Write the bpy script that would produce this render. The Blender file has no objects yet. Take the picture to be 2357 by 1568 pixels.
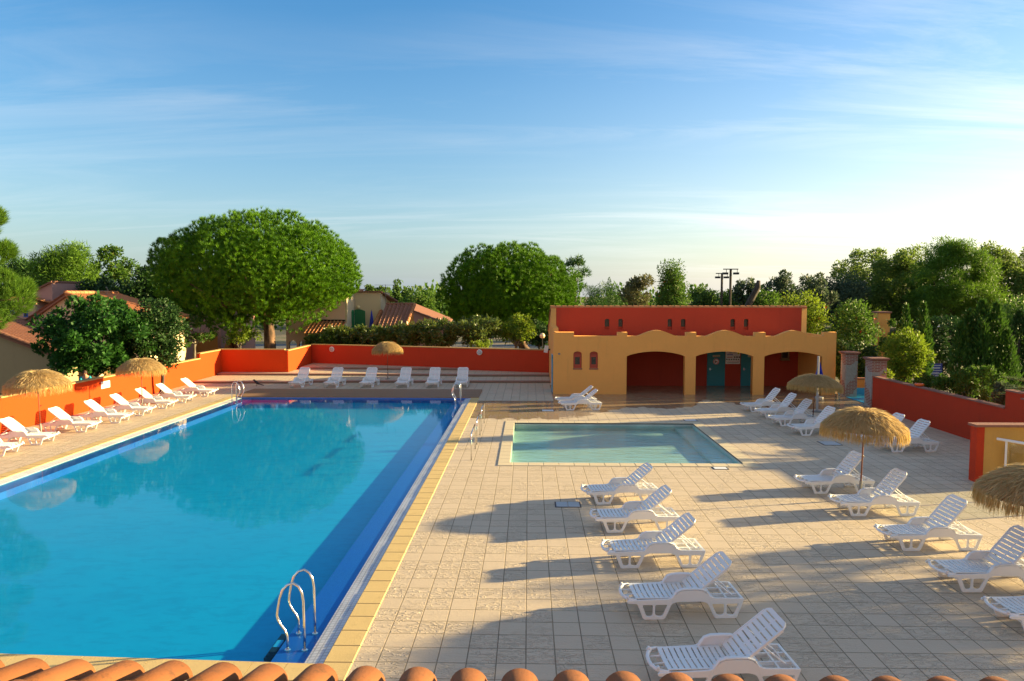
import bpy, bmesh, math, random
import numpy as np
from mathutils import Vector, Matrix
C = bpy.context.scene.collection
R = math.radians
# ------------------------------------------------------------------ camera geometry (metres; X right, Y away, Z up)
PW, PH, PF = 2357., 1568., 1620.
CH = 5.5
PITCH = math.atan((PH/2-678.)/PF)
YAW = math.atan((1217.-PW/2)/PF*math.cos(PITCH))
SUN_AZ, SUN_EL = R(12.5), R(12.3)          # azimuth from +X towards +Y
def ray(x, y):
    u = (x-PW/2)/PF; v = -(y-PH/2)/PF
    fy = math.cos(PITCH)+v*math.sin(PITCH); z = -math.sin(PITCH)+v*math.cos(PITCH)
    c, s = math.cos(YAW), math.sin(YAW)
    return Vector((u*c-fy*s, u*s+fy*c, z))
def G(x, y, z=0.):
    d = ray(x, y); t = (z-CH)/d.z
    return Vector((d.x*t, d.y*t, z))
def P(x, y, Y):
    d = ray(x, y); t = Y/d.y
    return Vector((d.x*t, Y, CH+d.z*t))
# ------------------------------------------------------------------ object helpers
def tag(o, label=None, cat=None, group=None, kind=None):
    if label: o['label'] = label
    if cat: o['category'] = cat
    if group: o['group'] = group
    if kind: o['kind'] = kind
    return o
def link(name, me, m=None, parent=None, loc=None, smooth=False):
    o = bpy.data.objects.new(name, me); C.objects.link(o)
    if m is not None:
        me.materials.clear(); me.materials.append(m)
    if parent is not None: o.parent = parent
    if loc is not None: o.location = loc
    if smooth and len(me.polygons):
        me.polygons.foreach_set('use_smooth', np.ones(len(me.polygons), dtype=bool))
    return o
def thing(name, label, cat, loc=(0, 0, 0), rz=0., group=None):
    o = bpy.data.objects.new(name, None); C.objects.link(o)
    o.empty_display_size = .2
    o.location = loc; o.rotation_euler = (0, 0, rz)
    return tag(o, label, cat, group)
def copy_tree(o, parent=None):
    c = o.copy(); C.objects.link(c)
    if parent is not None: c.parent = parent
    for ch in [k for k in o.children]: copy_tree(ch, c)
    return c
class MB:
    def __init__(s): s.v = []; s.f = []
    def add(s, vs, fs):
        b = len(s.v); s.v += [tuple(p) for p in vs]; s.f += [tuple(i+b for i in f) for f in fs]; return s
    def box(s, x0, y0, z0, x1, y1, z1, M=None):
        vs = [Vector(p) for p in ((x0,y0,z0),(x1,y0,z0),(x1,y1,z0),(x0,y1,z0),(x0,y0,z1),(x1,y0,z1),(x1,y1,z1),(x0,y1,z1))]
        if M is not None: vs = [M @ p for p in vs]
        return s.add(vs, [(3,2,1,0),(4,5,6,7),(0,1,5,4),(1,2,6,5),(2,3,7,6),(3,0,4,7)])
    def cbox(s, x0, y0, z0, x1, y1, z1, b=.01):           # box with a chamfered upper edge
        vs = [(x0,y0,z0),(x1,y0,z0),(x1,y1,z0),(x0,y1,z0),(x0,y0,z1-b),(x1,y0,z1-b),(x1,y1,z1-b),(x0,y1,z1-b),
              (x0+b,y0+b,z1),(x1-b,y0+b,z1),(x1-b,y1-b,z1),(x0+b,y1-b,z1)]
        fs = [(3,2,1,0)]
        for k in range(4):
            n = (k+1) % 4; fs += [(k,n,n+4,k+4),(k+4,n+4,n+8,k+8)]
        fs.append((8,9,10,11))
        return s.add(vs, fs)
    def prism(s, pts, z0, z1):
        n = len(pts)
        vs = [(p[0],p[1],z0) for p in pts]+[(p[0],p[1],z1) for p in pts]
        return s.add(vs, [tuple(range(n-1,-1,-1)), tuple(range(n,2*n))]+[(i,(i+1)%n,(i+1)%n+n,i+n) for i in range(n)])
    def slab(s, pts, t):                                   # planar polygon given in 3D, thickened downwards
        n = len(pts); pts = [Vector(p) for p in pts]
        vs = pts+[p-Vector((0,0,t)) for p in pts]
        return s.add(vs, [tuple(range(n)), tuple(range(2*n-1,n-1,-1))]+[(i,i+n,(i+1)%n+n,(i+1)%n) for i in range(n)])
    def wallpoly(s, pts, d):                               # polygon in 3D, thickened along vector d
        n = len(pts); pts = [Vector(p) for p in pts]; d = Vector(d)
        vs = pts+[p+d for p in pts]
        return s.add(vs, [tuple(range(n)), tuple(range(2*n-1,n-1,-1))]+[(i,i+n,(i+1)%n+n,(i+1)%n) for i in range(n)])
    def tube(s, path, r, seg=8, cap=True):
        path = [Vector(p) for p in path]; n = len(path)
        rr = r if isinstance(r, (list, tuple)) else [r]*n
        rings = []; up = None
        for i, p in enumerate(path):
            t = (path[min(i+1,n-1)]-path[max(i-1,0)])
            t = t.normalized() if t.length > 1e-9 else Vector((0,0,1))
            if up is None:
                a = Vector((0,0,1)) if abs(t.z) < .9 else Vector((1,0,0))
                up = (a-t*a.dot(t)).normalized()
            else:
                up = up-t*up.dot(t)
                up = up.normalized() if up.length > 1e-6 else Vector((1,0,0))
            w = t.cross(up)
            rings.append([p+(up*math.cos(2*math.pi*k/seg)+w*math.sin(2*math.pi*k/seg))*rr[i] for k in range(seg)])
        vs = [q for ring in rings for q in ring]; fs = []
        for i in range(n-1):
            for k in range(seg):
                k2 = (k+1) % seg
                fs.append((i*seg+k, i*seg+k2, (i+1)*seg+k2, (i+1)*seg+k))
        if cap: fs += [tuple(range(seg-1,-1,-1)), tuple((n-1)*seg+k for k in range(seg))]
        return s.add(vs, fs)
    def lathe(s, prof, seg=16, c=(0,0,0)):
        vs = []; fs = []; n = len(prof)
        for r, z in prof:
            for k in range(seg):
                a = 2*math.pi*k/seg; vs.append((c[0]+r*math.cos(a), c[1]+r*math.sin(a), c[2]+z))
        for i in range(n-1):
            for k in range(seg):
                k2 = (k+1) % seg; fs.append((i*seg+k, i*seg+k2, (i+1)*seg+k2, (i+1)*seg+k))
        fs += [tuple(range(seg-1,-1,-1)), tuple((n-1)*seg+k for k in range(seg))]
        return s.add(vs, fs)
    def mesh(s, name):
        me = bpy.data.meshes.new(name); me.from_pydata(s.v, [], s.f); me.update(); return me
    def build(s, name, m, parent=None, loc=None, smooth=False):
        return link(name, s.mesh(name), m, parent, loc, smooth)
def panel_mesh(name, outline, holes=(), thick=.03, bevel=0., plane='XZ', res=2):
    """a flat cut-out with holes: 2D outline extruded; plane XZ: u->X, v->Z, thickness along Y; YZ: u->Y"""
    cu = bpy.data.curves.new(name, 'CURVE'); cu.dimensions = '2D'; cu.fill_mode = 'BOTH'
    cu.extrude = max(thick/2-bevel, 1e-4); cu.bevel_depth = bevel; cu.bevel_resolution = res; cu.offset = -bevel
    for pts in [outline]+list(holes):
        sp = cu.splines.new('POLY'); sp.points.add(len(pts)-1)
        for i, p in enumerate(pts): sp.points[i].co = (p[0], p[1], 0, 1)
        sp.use_cyclic_u = True
    o = bpy.data.objects.new(name, cu); C.objects.link(o)
    dg = bpy.context.evaluated_depsgraph_get()
    me = bpy.data.meshes.new_from_object(o.evaluated_get(dg)); me.name = name
    bpy.data.objects.remove(o); bpy.data.curves.remove(cu)
    if plane == 'XZ': me.transform(Matrix(((1,0,0,0),(0,0,-1,0),(0,1,0,0),(0,0,0,1))))
    elif plane == 'YZ': me.transform(Matrix(((0,0,1,0),(1,0,0,0),(0,1,0,0),(0,0,0,1))))
    return me
def fillet(pts, r, n=4):
    out = []; m = len(pts)
    for i in range(m):
        p = Vector(pts[i][:2]); a = Vector(pts[i-1][:2]); b = Vector(pts[(i+1) % m][:2])
        rr = pts[i][2] if len(pts[i]) > 2 else r
        da, db = (a-p), (b-p); k = min(rr, da.length*.48, db.length*.48)
        s, e = p+da.normalized()*k, p+db.normalized()*k
        for j in range(n+1):
            t = j/n; out.append(tuple((s*(1-t)+p*t)*(1-t)+(p*(1-t)+e*t)*t))
    return out
def arcpts(x0, x1, zs, za, n=14):                          # a segmental arch from (x0,zs) to (x1,zs), crown za
    return [(x0+(x1-x0)*i/n, zs+(za-zs)*math.sin(math.pi*i/n)**.75) for i in range(n+1)]
def text(body, size, m, parent, loc, rot, name='lettering', ax='CENTER', ext=.002):
    cu = bpy.data.curves.new(name, 'FONT'); cu.body = body; cu.size = size; cu.align_x = ax; cu.extrude = ext
    o = bpy.data.objects.new(name, cu); C.objects.link(o)
    dg = bpy.context.evaluated_depsgraph_get()
    me = bpy.data.meshes.new_from_object(o.evaluated_get(dg)); bpy.data.objects.remove(o)
    o = link(name, me, m, parent, loc); o.rotation_euler = rot
    return o
# ------------------------------------------------------------------ materials
class NT:
    def __init__(s, m):
        m.use_nodes = True; s.t = m.node_tree; s.t.nodes.clear()
    def n(s, typ, **kw):
        nd = s.t.nodes.new('ShaderNode'+typ)
        for k, v in kw.items():
            if k.startswith('i_'):
                key = k[2:].replace('_', ' ')
                s.set(nd.inputs[int(key) if key.isdigit() else key], v)
            else: setattr(nd, k, v)
        return nd
    def set(s, sock, v):
        if hasattr(v, 'default_value') or hasattr(v, 'is_output'): s.t.links.new(v, sock)
        else:
            if isinstance(v, (tuple, list)) and len(v) == 3 and sock.type == 'RGBA': v = (*v, 1)
            sock.default_value = v
    def math(s, op, a, b=0., c=None, clamp=False):
        nd = s.n('Math', operation=op, use_clamp=clamp); s.set(nd.inputs[0], a); s.set(nd.inputs[1], b)
        if c is not None: s.set(nd.inputs[2], c)
        return nd.outputs[0]
    def mix(s, f, a, b, blend='MIX'):
        nd = s.n('Mix', data_type='RGBA', blend_type=blend); nd.clamp_factor = True
        s.set(nd.inputs[0], f); s.set(nd.inputs[6], a); s.set(nd.inputs[7], b); return nd.outputs[2]
    def ramp(s, f, stops):
        nd = s.n('ValToRGB'); s.set(nd.inputs[0], f); cr = nd.color_ramp
        while len(cr.elements) < len(stops): cr.elements.new(.5)
        for e, (p, c) in zip(cr.elements, stops):
            e.position = p; e.color = (*c, 1) if len(c) == 3 else c
        return nd.outputs[0]
    def noise(s, vec, scale, detail=4, rough=.55, dist=0.):
        nd = s.n('TexNoise'); s.set(nd.inputs['Vector'], vec); nd.inputs['Scale'].default_value = scale
        nd.inputs['Detail'].default_value = detail; nd.inputs['Roughness'].default_value = rough
        nd.inputs['Distortion'].default_value = dist
        return nd.outputs[0]
    def mapv(s, vec, scale=(1,1,1), rot=(0,0,0), loc=(0,0,0)):
        nd = s.n('Mapping'); s.set(nd.inputs[0], vec)
        nd.inputs['Scale'].default_value = scale; nd.inputs['Rotation'].default_value = rot; nd.inputs['Location'].default_value = loc
        return nd.outputs[0]
    def bump(s, h, strength=.5, dist=.02, normal=None):
        nd = s.n('Bump'); s.set(nd.inputs['Height'], h); nd.inputs['Strength'].default_value = strength
        nd.inputs['Distance'].default_value = dist
        if normal is not None: s.set(nd.inputs['Normal'], normal)
        return nd.outputs[0]
    def out(s, shader):
        o = s.n('OutputMaterial'); s.t.links.new(shader, o.inputs[0])
    def bsdf(s, **kw):
        nd = s.n('BsdfPrincipled')
        for k, v in kw.items(): s.set(nd.inputs[k.replace('_', ' ')], v)
        return nd.outputs[0]
MAT = {}
def new(name):
    m = bpy.data.materials.new(name); MAT[name] = m; return m, NT(m)
def plain(name, col, rough=.5, metal=0., spec=.5, var=.08, nscale=6., bump=0., bscale=40., rvar=.1, coat=0.):
    m, t = new(name)
    tc = t.n('TexCoord').outputs['Object']
    n1 = t.noise(tc, nscale, 5)
    c = t.mix(n1, tuple(x*(1-var) for x in col), tuple(min(1, x*(1+var)) for x in col))
    rg = t.math('MULTIPLY_ADD', n1, rvar*2, rough-rvar)
    kw = dict(Base_Color=c, Roughness=rg, Metallic=metal, Specular_IOR_Level=spec)
    if bump: kw['Normal'] = t.bump(t.noise(tc, bscale, 4), bump, .01)
    if coat: kw['Coat Weight'] = coat
    t.out(t.bsdf(**kw)); return m
def stucco(name, col, var=.10, stain=.25, bs=30., bump=.5, scol=(.12,.08,.05)):
    m, t = new(name)
    pos = t.n('NewGeometry').outputs['Position']
    big = t.noise(pos, .7, 5, .6); fine = t.noise(pos, 9., 5, .65)
    c = t.mix(big, tuple(x*(1-var) for x in col), tuple(min(1, x*(1+var)) for x in col))
    c = t.mix(t.math('MULTIPLY', fine, .25), c, tuple(x*.72 for x in col))
    streak = t.noise(t.mapv(pos, (3., 3., .35)), 1.3, 6, .7)
    st = t.ramp(streak, [(.56, (0,0,0)), (.75, (1,1,1))])
    c = t.mix(t.math('MULTIPLY', st, stain), c, scol)
    spots = t.ramp(t.noise(pos, 2.3, 7, .8), [(.70, (0,0,0)), (.76, (1,1,1))])
    c = t.mix(t.math('MULTIPLY', spots, .22), c, tuple(min(1, x*1.25+.06) for x in col))
    nb = t.bump(t.noise(pos, bs, 5, .7), bump, .02)
    t.out(t.bsdf(Base_Color=c, Roughness=.88, Specular_IOR_Level=.2, Normal=nb)); return m
def foliage(name, c1, c2, c3=None, trans=.3, rough=.55, spec=.25, f3=.12, tuft=False):
    m, t = new(name)
    g = t.n('NewGeometry'); pos = g.outputs['Position']
    isl = g.outputs['Random Per Island']
    if tuft: isl = t.math('MULTIPLY_ADD', isl, .25, t.math('MULTIPLY', t.n('Attribute', attribute_name='tint').outputs['Fac'], .75))
    c = t.mix(isl, c1, c2)
    c = t.mix(t.math('MULTIPLY', t.noise(pos, .9, 3), .6), c, tuple(x*.62 for x in c1))
    if c3 is not None:
        k = t.math('GREATER_THAN', t.noise(pos, 1.7, 4, .7), 1-f3-.3)
        c = t.mix(t.math('MULTIPLY', k, isl), c, c3)
    b = t.bsdf(Base_Color=c, Roughness=rough, Specular_IOR_Level=spec)
    tr = t.n('BsdfTranslucent'); t.set(tr.inputs[0], t.mix(.5, c, tuple(min(1, x*1.6) for x in c2)))
    mx = t.n('MixShader'); mx.inputs[0].default_value = trans
    t.t.links.new(b, mx.inputs[1]); t.t.links.new(tr.outputs[0], mx.inputs[2])
    t.out(mx.outputs[0]); return m
TW = .445
def deck_mat():
    m, t = new('deck_tiles')
    pos = t.n('NewGeometry').outputs['Position']
    sp = t.n('SeparateXYZ'); t.set(sp.inputs[0], pos)
    fx = t.math('DIVIDE', t.math('ADD', sp.outputs[0], 2.26+TW*100), TW)
    fy = t.math('DIVIDE', t.math('ADD', sp.outputs[1], -10.17+TW*100), TW)
    def edge(f):
        fr = t.math('FRACT', f); return t.math('MINIMUM', fr, t.math('SUBTRACT', 1., fr))
    ex, ey = edge(fx), edge(fy)
    wob = t.math('MULTIPLY_ADD', t.noise(pos, 14., 3), .012, -.006)
    ex = t.math('ADD', ex, wob); ey = t.math('ADD', ey, wob)
    e = t.math('MINIMUM', t.math('MULTIPLY', ex, 1.0), t.math('MULTIPLY', ey, 1.25))
    grout = t.ramp(e, [(.012, (1,1,1)), (.021, (0,0,0))])
    cb = t.n('CombineXYZ'); t.set(cb.inputs[0], t.math('FLOOR', fx)); t.set(cb.inputs[1], t.math('FLOOR', fy))
    wn = t.n('TexWhiteNoise', noise_dimensions='3D'); t.set(wn.inputs['Vector'], cb.outputs[0])
    rnd = wn.outputs['Value']; rc = wn.outputs['Color']
    off = t.n('VectorMath', operation='MULTIPLY_ADD'); t.set(off.inputs[0], rc); off.inputs[1].default_value = (7, 7, 7); t.set(off.inputs[2], pos)
    rip = t.noise(t.mapv(off.outputs[0], (4.2, 12., 1.), (0, 0, R(38))), 1., 3, .5, 1.1)
    rip2 = t.ramp(rip, [(.44, (0,0,0)), (.50, (1,1,1)), (.56, (.25,.25,.25))])
    strong = t.ramp(rnd, [(.25, (.12,.12,.12)), (.62, (1,1,1))])
    fine = t.noise(pos, 60., 4, .7)
    h = t.math('MULTIPLY', rip2, strong)
    h = t.math('ADD', h, t.math('MULTIPLY', fine, .18))
    h = t.math('SUBTRACT', h, t.math('MULTIPLY', grout, 1.3))
    big = t.noise(pos, .35, 5, .6)
    c = t.mix(rnd, (.58,.465,.335), (.67,.545,.40))
    c = t.mix(t.math('MULTIPLY', big, .5), c, (.53,.42,.29))
    stain = t.ramp(t.noise(pos, 1.4, 8, .72, .4), [(.58, (0,0,0)), (.72, (1,1,1))])
    c = t.mix(t.math('MULTIPLY', stain, .35), c, (.34,.25,.16))
    c = t.mix(t.math('MULTIPLY', t.math('SUBTRACT', 1., rip2), t.math('MULTIPLY', strong, .13)), c, (.36,.27,.17))
    gcol = t.mix(t.noise(pos, .8, 3), (.17,.125,.08), (.34,.26,.16))
    c = t.mix(t.math('MULTIPLY', grout, .92), c, gcol)
    # hosed-down paving in front of the pool house
    fc = t.n('FloatCurve'); cm = fc.mapping.curves[0]
    pts = [(0, .12), (.06, .10), (.20, .12), (.30, .30), (.40, .47), (.50, .44), (.555, .60), (.60, .74), (.64, .62), (.72, .50), (.82, .42), (.9, .36), (1, .45)]
    for i, p in enumerate(pts):
        if i < 2: cm.points[0 if i == 0 else 1].location = p
        else: cm.points.new(*p)
    fc.mapping.update()
    t.set(fc.inputs['Value'], t.math('DIVIDE', t.math('ADD', sp.outputs[0], 2.6), 20., clamp=True))
    y0 = t.math('MULTIPLY_ADD', fc.outputs[0], 9., 29.9)
    d = t.math('SUBTRACT', sp.outputs[1], y0)
    d = t.math('ADD', d, t.math('MULTIPLY_ADD', t.noise(pos, 1.3, 6, .6), 3.4, -1.7))
    wet = t.ramp(t.math('MULTIPLY_ADD', d, .5, .5, clamp=True), [(.46, (0,0,0)), (.62, (1,1,1))])
    lim = t.math('MULTIPLY', t.math('LESS_THAN', sp.outputs[1], 42.6), t.math('GREATER_THAN', sp.outputs[0], -2.62))
    left = t.math('MULTIPLY', t.math('LESS_THAN', sp.outputs[0], 1.3), t.math('GREATER_THAN', sp.outputs[1], 36.2))
    wet = t.math('MULTIPLY', wet, t.math('MULTIPLY', lim, t.math('SUBTRACT', 1., left)))
    c = t.mix(wet, c, t.mix(.66, c, (.20,.115,.045)))
    nb = t.bump(t.math('MULTIPLY', h, t.math('MULTIPLY_ADD', wet, -.75, 1.)), .9, .016)
    wetr = t.math('MULTIPLY', wet, .56)
    t.out(t.bsdf(Base_Color=c, Roughness=t.math('SUBTRACT', .66, wetr), Specular_IOR_Level=t.math('MULTIPLY_ADD', wet, .25, .3), Normal=nb))
    return m
def water(name, tint, amp, s1, s2, ior=1.33, stretch=(1,1,1)):
    m, t = new(name)
    pos = t.n('NewGeometry').outputs['Position']
    a = t.noise(t.mapv(pos, stretch), s1, 3, .5, .4)
    b = t.noise(t.mapv(pos, stretch, (0, 0, .7)), s2, 2, .5)
    h = t.math('ADD', t.math('MULTIPLY', a, .7), t.math('MULTIPLY', b, .3))
    nb = t.bump(h, 1., amp)
    gl = t.n('BsdfGlossy'); gl.inputs['Roughness'].default_value = 0.; t.set(gl.inputs['Normal'], nb)
    tr = t.n('BsdfTransparent'); t.set(tr.inputs[0], tint)
    dt = t.n('VectorMath', operation='DOT_PRODUCT'); t.set(dt.inputs[0], nb); t.set(dt.inputs[1], t.n('NewGeometry').outputs['Incoming'])
    om = t.math('SUBTRACT', 1., t.math('ABSOLUTE', dt.outputs['Value']), clamp=True)
    fr = t.math('MULTIPLY_ADD', t.math('POWER', om, 5.), .78, .02, clamp=True)
    mx = t.n('MixShader'); t.t.links.new(fr, mx.inputs[0])
    t.t.links.new(tr.outputs[0], mx.inputs[1]); t.t.links.new(gl.outputs[0], mx.inputs[2])
    t.out(mx.outputs[0]); return m
def mosaic(name, c1, c2, size, gcol, rough=.35, gw=.06):
    m, t = new(name)
    pos = t.n('NewGeometry').outputs['Position']
    b = t.n('TexBrick', offset=0., squash=1.)
    t.set(b.inputs['Vector'], pos); t.set(b.inputs['Color1'], c1); t.set(b.inputs['Color2'], c2); t.set(b.inputs['Mortar'], gcol)
    b.inputs['Scale'].default_value = 1.; b.inputs['Mortar Size'].default_value = size*gw
    b.inputs['Brick Width'].default_value = size; b.inputs['Row Height'].default_value = size
    n = t.noise(pos, .9, 6, .65)
    c = t.mix(t.math('MULTIPLY', t.ramp(n, [(.45, (0,0,0)), (.7, (1,1,1))]), .45), b.outputs['Color'], tuple(min(1, x*1.35+.02) for x in c1))
    t.out(t.bsdf(Base_Color=c, Roughness=rough)); return m
def floor_mat():
    m, t = new('pool_floor_paint')
    pos = t.n('NewGeometry').outputs['Position']
    n = t.noise(pos, .45, 7, .7, .3); n2 = t.noise(t.mapv(pos, (1, 2.4, 1)), 2.2, 6, .7, .5)
    c = t.mix(n, (.0,.33,.57), (.0,.43,.66))
    c = t.mix(t.math('MULTIPLY', t.ramp(n2, [(.48, (0,0,0)), (.62, (1,1,1))]), .3), c, (.0,.23,.43))
    vo = t.n('TexVoronoi', feature='DISTANCE_TO_EDGE'); t.set(vo.inputs['Vector'], t.mapv(pos, (1.6, 1.6, 1))); vo.inputs['Scale'].default_value = 1.6
    t.out(t.bsdf(Base_Color=c, Roughness=.6)); return m
def tile_clay(name, c1, c2, dark=(.10,.07,.05), moss=.3):
    m, t = new(name)
    tc = t.n('NewGeometry'); pos = tc.outputs['Position']
    n = t.noise(pos, 1.6, 6, .7); n2 = t.noise(pos, 12., 6, .75)
    c = t.mix(n, c1, c2)
    c = t.mix(t.math('MULTIPLY', tc.outputs['Random Per Island'], .6), c, tuple(x*.7 for x in c1))
    c = t.mix(t.math('MULTIPLY', t.ramp(n2, [(.56, (0,0,0)), (.68, (1,1,1))]), moss), c, dark)
    sp = t.ramp(t.noise(pos, 30., 4, .8), [(.68, (0,0,0)), (.75, (1,1,1))])
    c = t.mix(t.math('MULTIPLY', sp, .35), c, tuple(min(1, x*1.3+.08) for x in c2))
    t.out(t.bsdf(Base_Color=c, Roughness=.82, Specular_IOR_Level=.25, Normal=t.bump(t.noise(pos, 55., 5, .7), .3, .01))); return m
def pillar_mat():
    m, t = new('brick_and_stone')
    tc = t.n('TexCoord').outputs['Object']
    sp = t.n('SeparateXYZ'); t.set(sp.inputs[0], tc)
    cb = t.n('CombineXYZ'); t.set(cb.inputs[0], t.math('ADD', sp.outputs[0], sp.outputs[1])); t.set(cb.inputs[1], sp.outputs[2])
    b = t.n('TexBrick'); t.set(b.inputs['Vector'], cb.outputs[0]); t.set(b.inputs['Color1'], (.33,.10,.06)); t.set(b.inputs['Color2'], (.24,.08,.05)); t.set(b.inputs['Mortar'], (.42,.36,.30))
    b.inputs['Scale'].default_value = 1.; b.inputs['Brick Width'].default_value = .3; b.inputs['Row Height'].default_value = .075; b.inputs['Mortar Size'].default_value = .014
    ck = t.n('TexVoronoi', feature='F1', distance='CHEBYCHEV'); t.set(ck.inputs['Vector'], t.mapv(cb.outputs[0], (1.9, 1.5, 1))); ck.inputs['Scale'].default_value = 1.
    sep = t.n('SeparateColor'); t.set(sep.inputs[0], ck.outputs['Color'])
    k = t.math('GREATER_THAN', sep.outputs[0], .52)
    st = t.mix(t.noise(tc, 9., 5, .7), (.22,.20,.17), (.48,.45,.39))
    c = t.mix(k, b.outputs['Color'], st)
    t.out(t.bsdf(Base_Color=c, Roughness=.9, Normal=t.bump(t.math('ADD', b.outputs['Fac'], t.noise(tc, 25., 4)), -.4, .015))); return m
def wood_mat(name, c1, c2):
    m, t = new(name)
    pos = t.n('NewGeometry').outputs['Position']
    isl = t.n('NewGeometry').outputs['Random Per Island']
    n = t.noise(t.mapv(pos, (1.2, 30., 1.)), 1., 5, .65, .3)
    c = t.mix(n, c1, c2); c = t.mix(t.math('MULTIPLY', isl, .4), c, tuple(x*.55 for x in c1))
    t.out(t.bsdf(Base_Color=c, Roughness=.72, Normal=t.bump(n, .3, .006))); return m
def bark(name, c1, c2, sc=1.):
    m, t = new(name)
    tc = t.n('TexCoord').outputs['Object']
    vo = t.n('TexVoronoi', feature='F1'); t.set(vo.inputs['Vector'], t.mapv(tc, (6*sc, 6*sc, 2.*sc))); vo.inputs['Scale'].default_value = 1.
    n = t.noise(tc, 5*sc, 6, .7)
    f = t.math('MULTIPLY', vo.outputs[0], n)
    c = t.mix(t.ramp(f, [(.1, (0,0,0)), (.45, (1,1,1))]), c2, c1)
    t.out(t.bsdf(Base_Color=c, Roughness=.9, Normal=t.bump(f, -.8, .06))); return m
def ground_mat():
    m, t = new('ground_soil')
    pos = t.n('NewGeometry').outputs['Position']
    n = t.noise(pos, .22, 6, .65); n2 = t.noise(pos, 6., 5, .7)
    c = t.mix(t.ramp(n, [(.42, (0,0,0)), (.58, (1,1,1))]), (.20,.155,.10), (.075,.09,.03))
    c = t.mix(t.math('MULTIPLY', n2, .5), c, (.10,.08,.05))
    t.out(t.bsdf(Base_Color=c, Roughness=.95, Normal=t.bump(n2, .6, .05))); return m
def straw(name, c1, c2):
    m, t = new(name)
    g = t.n('NewGeometry'); tc = t.n('TexCoord').outputs['Object']
    c = t.mix(g.outputs['Random Per Island'], c1, c2)
    c = t.mix(t.math('MULTIPLY', t.noise(tc, 3., 4), .5), c, tuple(x*.55 for x in c1))
    b = t.bsdf(Base_Color=c, Roughness=.75, Specular_IOR_Level=.2)
    tr = t.n('BsdfTranslucent'); t.set(tr.inputs[0], c)
    mx = t.n('MixShader'); mx.inputs[0].default_value = .35
    t.t.links.new(b, mx.inputs[1]); t.t.links.new(tr.outputs[0], mx.inputs[2]); t.out(mx.outputs[0]); return m
deck_mat(); floor_mat(); pillar_mat(); ground_mat()
water('pool_water', (.50,.92,1.), .002, 1.6, 5.5, stretch=(1,1.5,1))
water('ripple_water', (.78,.97,.95), .03, 2.2, 6., stretch=(.6,1.4,1))
mosaic('blue_mosaic', (.006,.065,.36), (.012,.10,.46), .025, (.08,.18,.50), .3, .09)
mosaic('white_grating', (.62,.63,.64), (.55,.56,.58), .09, (.33,.34,.37), .4, .12)
mosaic('pale_pool_tile', (.52,.62,.56), (.60,.68,.62), .025, (.40,.45,.42), .35, .07)
stucco('coping_stone', (.60,.44,.20), .12, .3, 40., .25, (.25,.16,.07))
stucco('coping_cream', (.62,.52,.36), .08, .2, 40., .2, (.30,.22,.12))
stucco('wall_terracotta', (.60,.057,.006), .10, .10, 22., .45, (.22,.04,.02))
stucco('wall_brick_red', (.52,.052,.018), .10, .18, 22., .6, (.14,.03,.02))
stucco('wall_cap_ochre', (.50,.32,.13), .15, .45, 30., .4, (.09,.07,.04))
stucco('wall_cap_brown', (.30,.14,.10), .15, .3, 30., .4)
stucco('house_yellow', (.86,.41,.11), .09, .20, 24., .6, (.30,.18,.07))
stucco('screen_yellow', (.60,.34,.09), .09, .2, 24., .6, (.3,.18,.07))
stucco('house_red', (.42,.055,.030), .10, .2, 20., .4, (.15,.03,.02))
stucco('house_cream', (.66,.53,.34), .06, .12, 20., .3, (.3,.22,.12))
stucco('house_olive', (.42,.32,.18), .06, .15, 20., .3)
stucco('house_pink', (.56,.30,.24), .08, .12, 20., .3)
stucco('house_orange', (.66,.26,.06), .08, .12, 20., .3)
stucco('step_stone', (.47,.36,.28), .12, .3, 30., .3)
stucco('step_nosing', (.42,.24,.19), .12, .3, 30., .3)
stucco('step_riser', (.26,.18,.13), .2, .4, 30., .3)
tile_clay('clay_tile', (.46,.18,.075), (.60,.27,.12), moss=.22)
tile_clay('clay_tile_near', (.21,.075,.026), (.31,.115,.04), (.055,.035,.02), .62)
tile_clay('clay_tile_old', (.25,.11,.07), (.36,.17,.11), moss=.45)
wood_mat('deck_wood', (.22,.12,.06), (.38,.22,.115))
plain('white_plastic', (.80,.80,.79), .38, spec=.5, var=.04, nscale=3., bump=.05)
plain('steel', (.72,.72,.72), .16, 1., var=.05)
plain('rusty_steel', (.21,.075,.035), .6, .3, var=.3, nscale=12.)
plain('grey_pipe', (.22,.22,.21), .5, .5, var=.15)
plain('black_rubber', (.012,.012,.014), .5)
plain('dark_metal', (.03,.03,.035), .45, .6)
plain('turquoise_paint', (.02,.20,.24), .45, var=.08)
plain('blue_paint', (.02,.10,.42), .4)
plain('sky_blue_paint', (.05,.38,.66), .45)
plain('sky_basin', (.06,.42,.72), .4)
plain('green_shutter', (.02,.19,.065), .55)
plain('green_bright', (.04,.42,.03), .5)
plain('window_red', (.40,.055,.03), .5)
plain('window_dark', (.022,.024,.026), .25, spec=.5)
plain('wood_frame', (.24,.14,.06), .6)
plain('lamp_white', (.82,.80,.74), .3)
plain('lamp_globe', (.80,.62,.34), .3)
plain('sign_white', (.80,.80,.80), .4, var=.02)
plain('sign_cream', (.55,.45,.28), .4)
plain('ink_red', (.55,.02,.02), .5)
plain('ink_blue', (.05,.12,.45), .5)
plain('ink_dark', (.05,.05,.06), .5)
plain('ink_white', (.75,.78,.85), .5)
plain('ink_yellow', (.70,.60,.04), .5)
plain('sign_blue', (.012,.035,.26), .35)
plain('parasol_blue', (.012,.03,.42), .7)
plain('grey_lid', (.42,.43,.44), .5, var=.15)
plain('concrete', (.40,.39,.37), .85, var=.12, bump=.3)
plain('asphalt', (.10,.10,.105), .9, var=.2, bump=.3)
plain('skin', (.58,.28,.17), .55)
plain('shirt_teal', (.01,.30,.42), .8)
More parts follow.
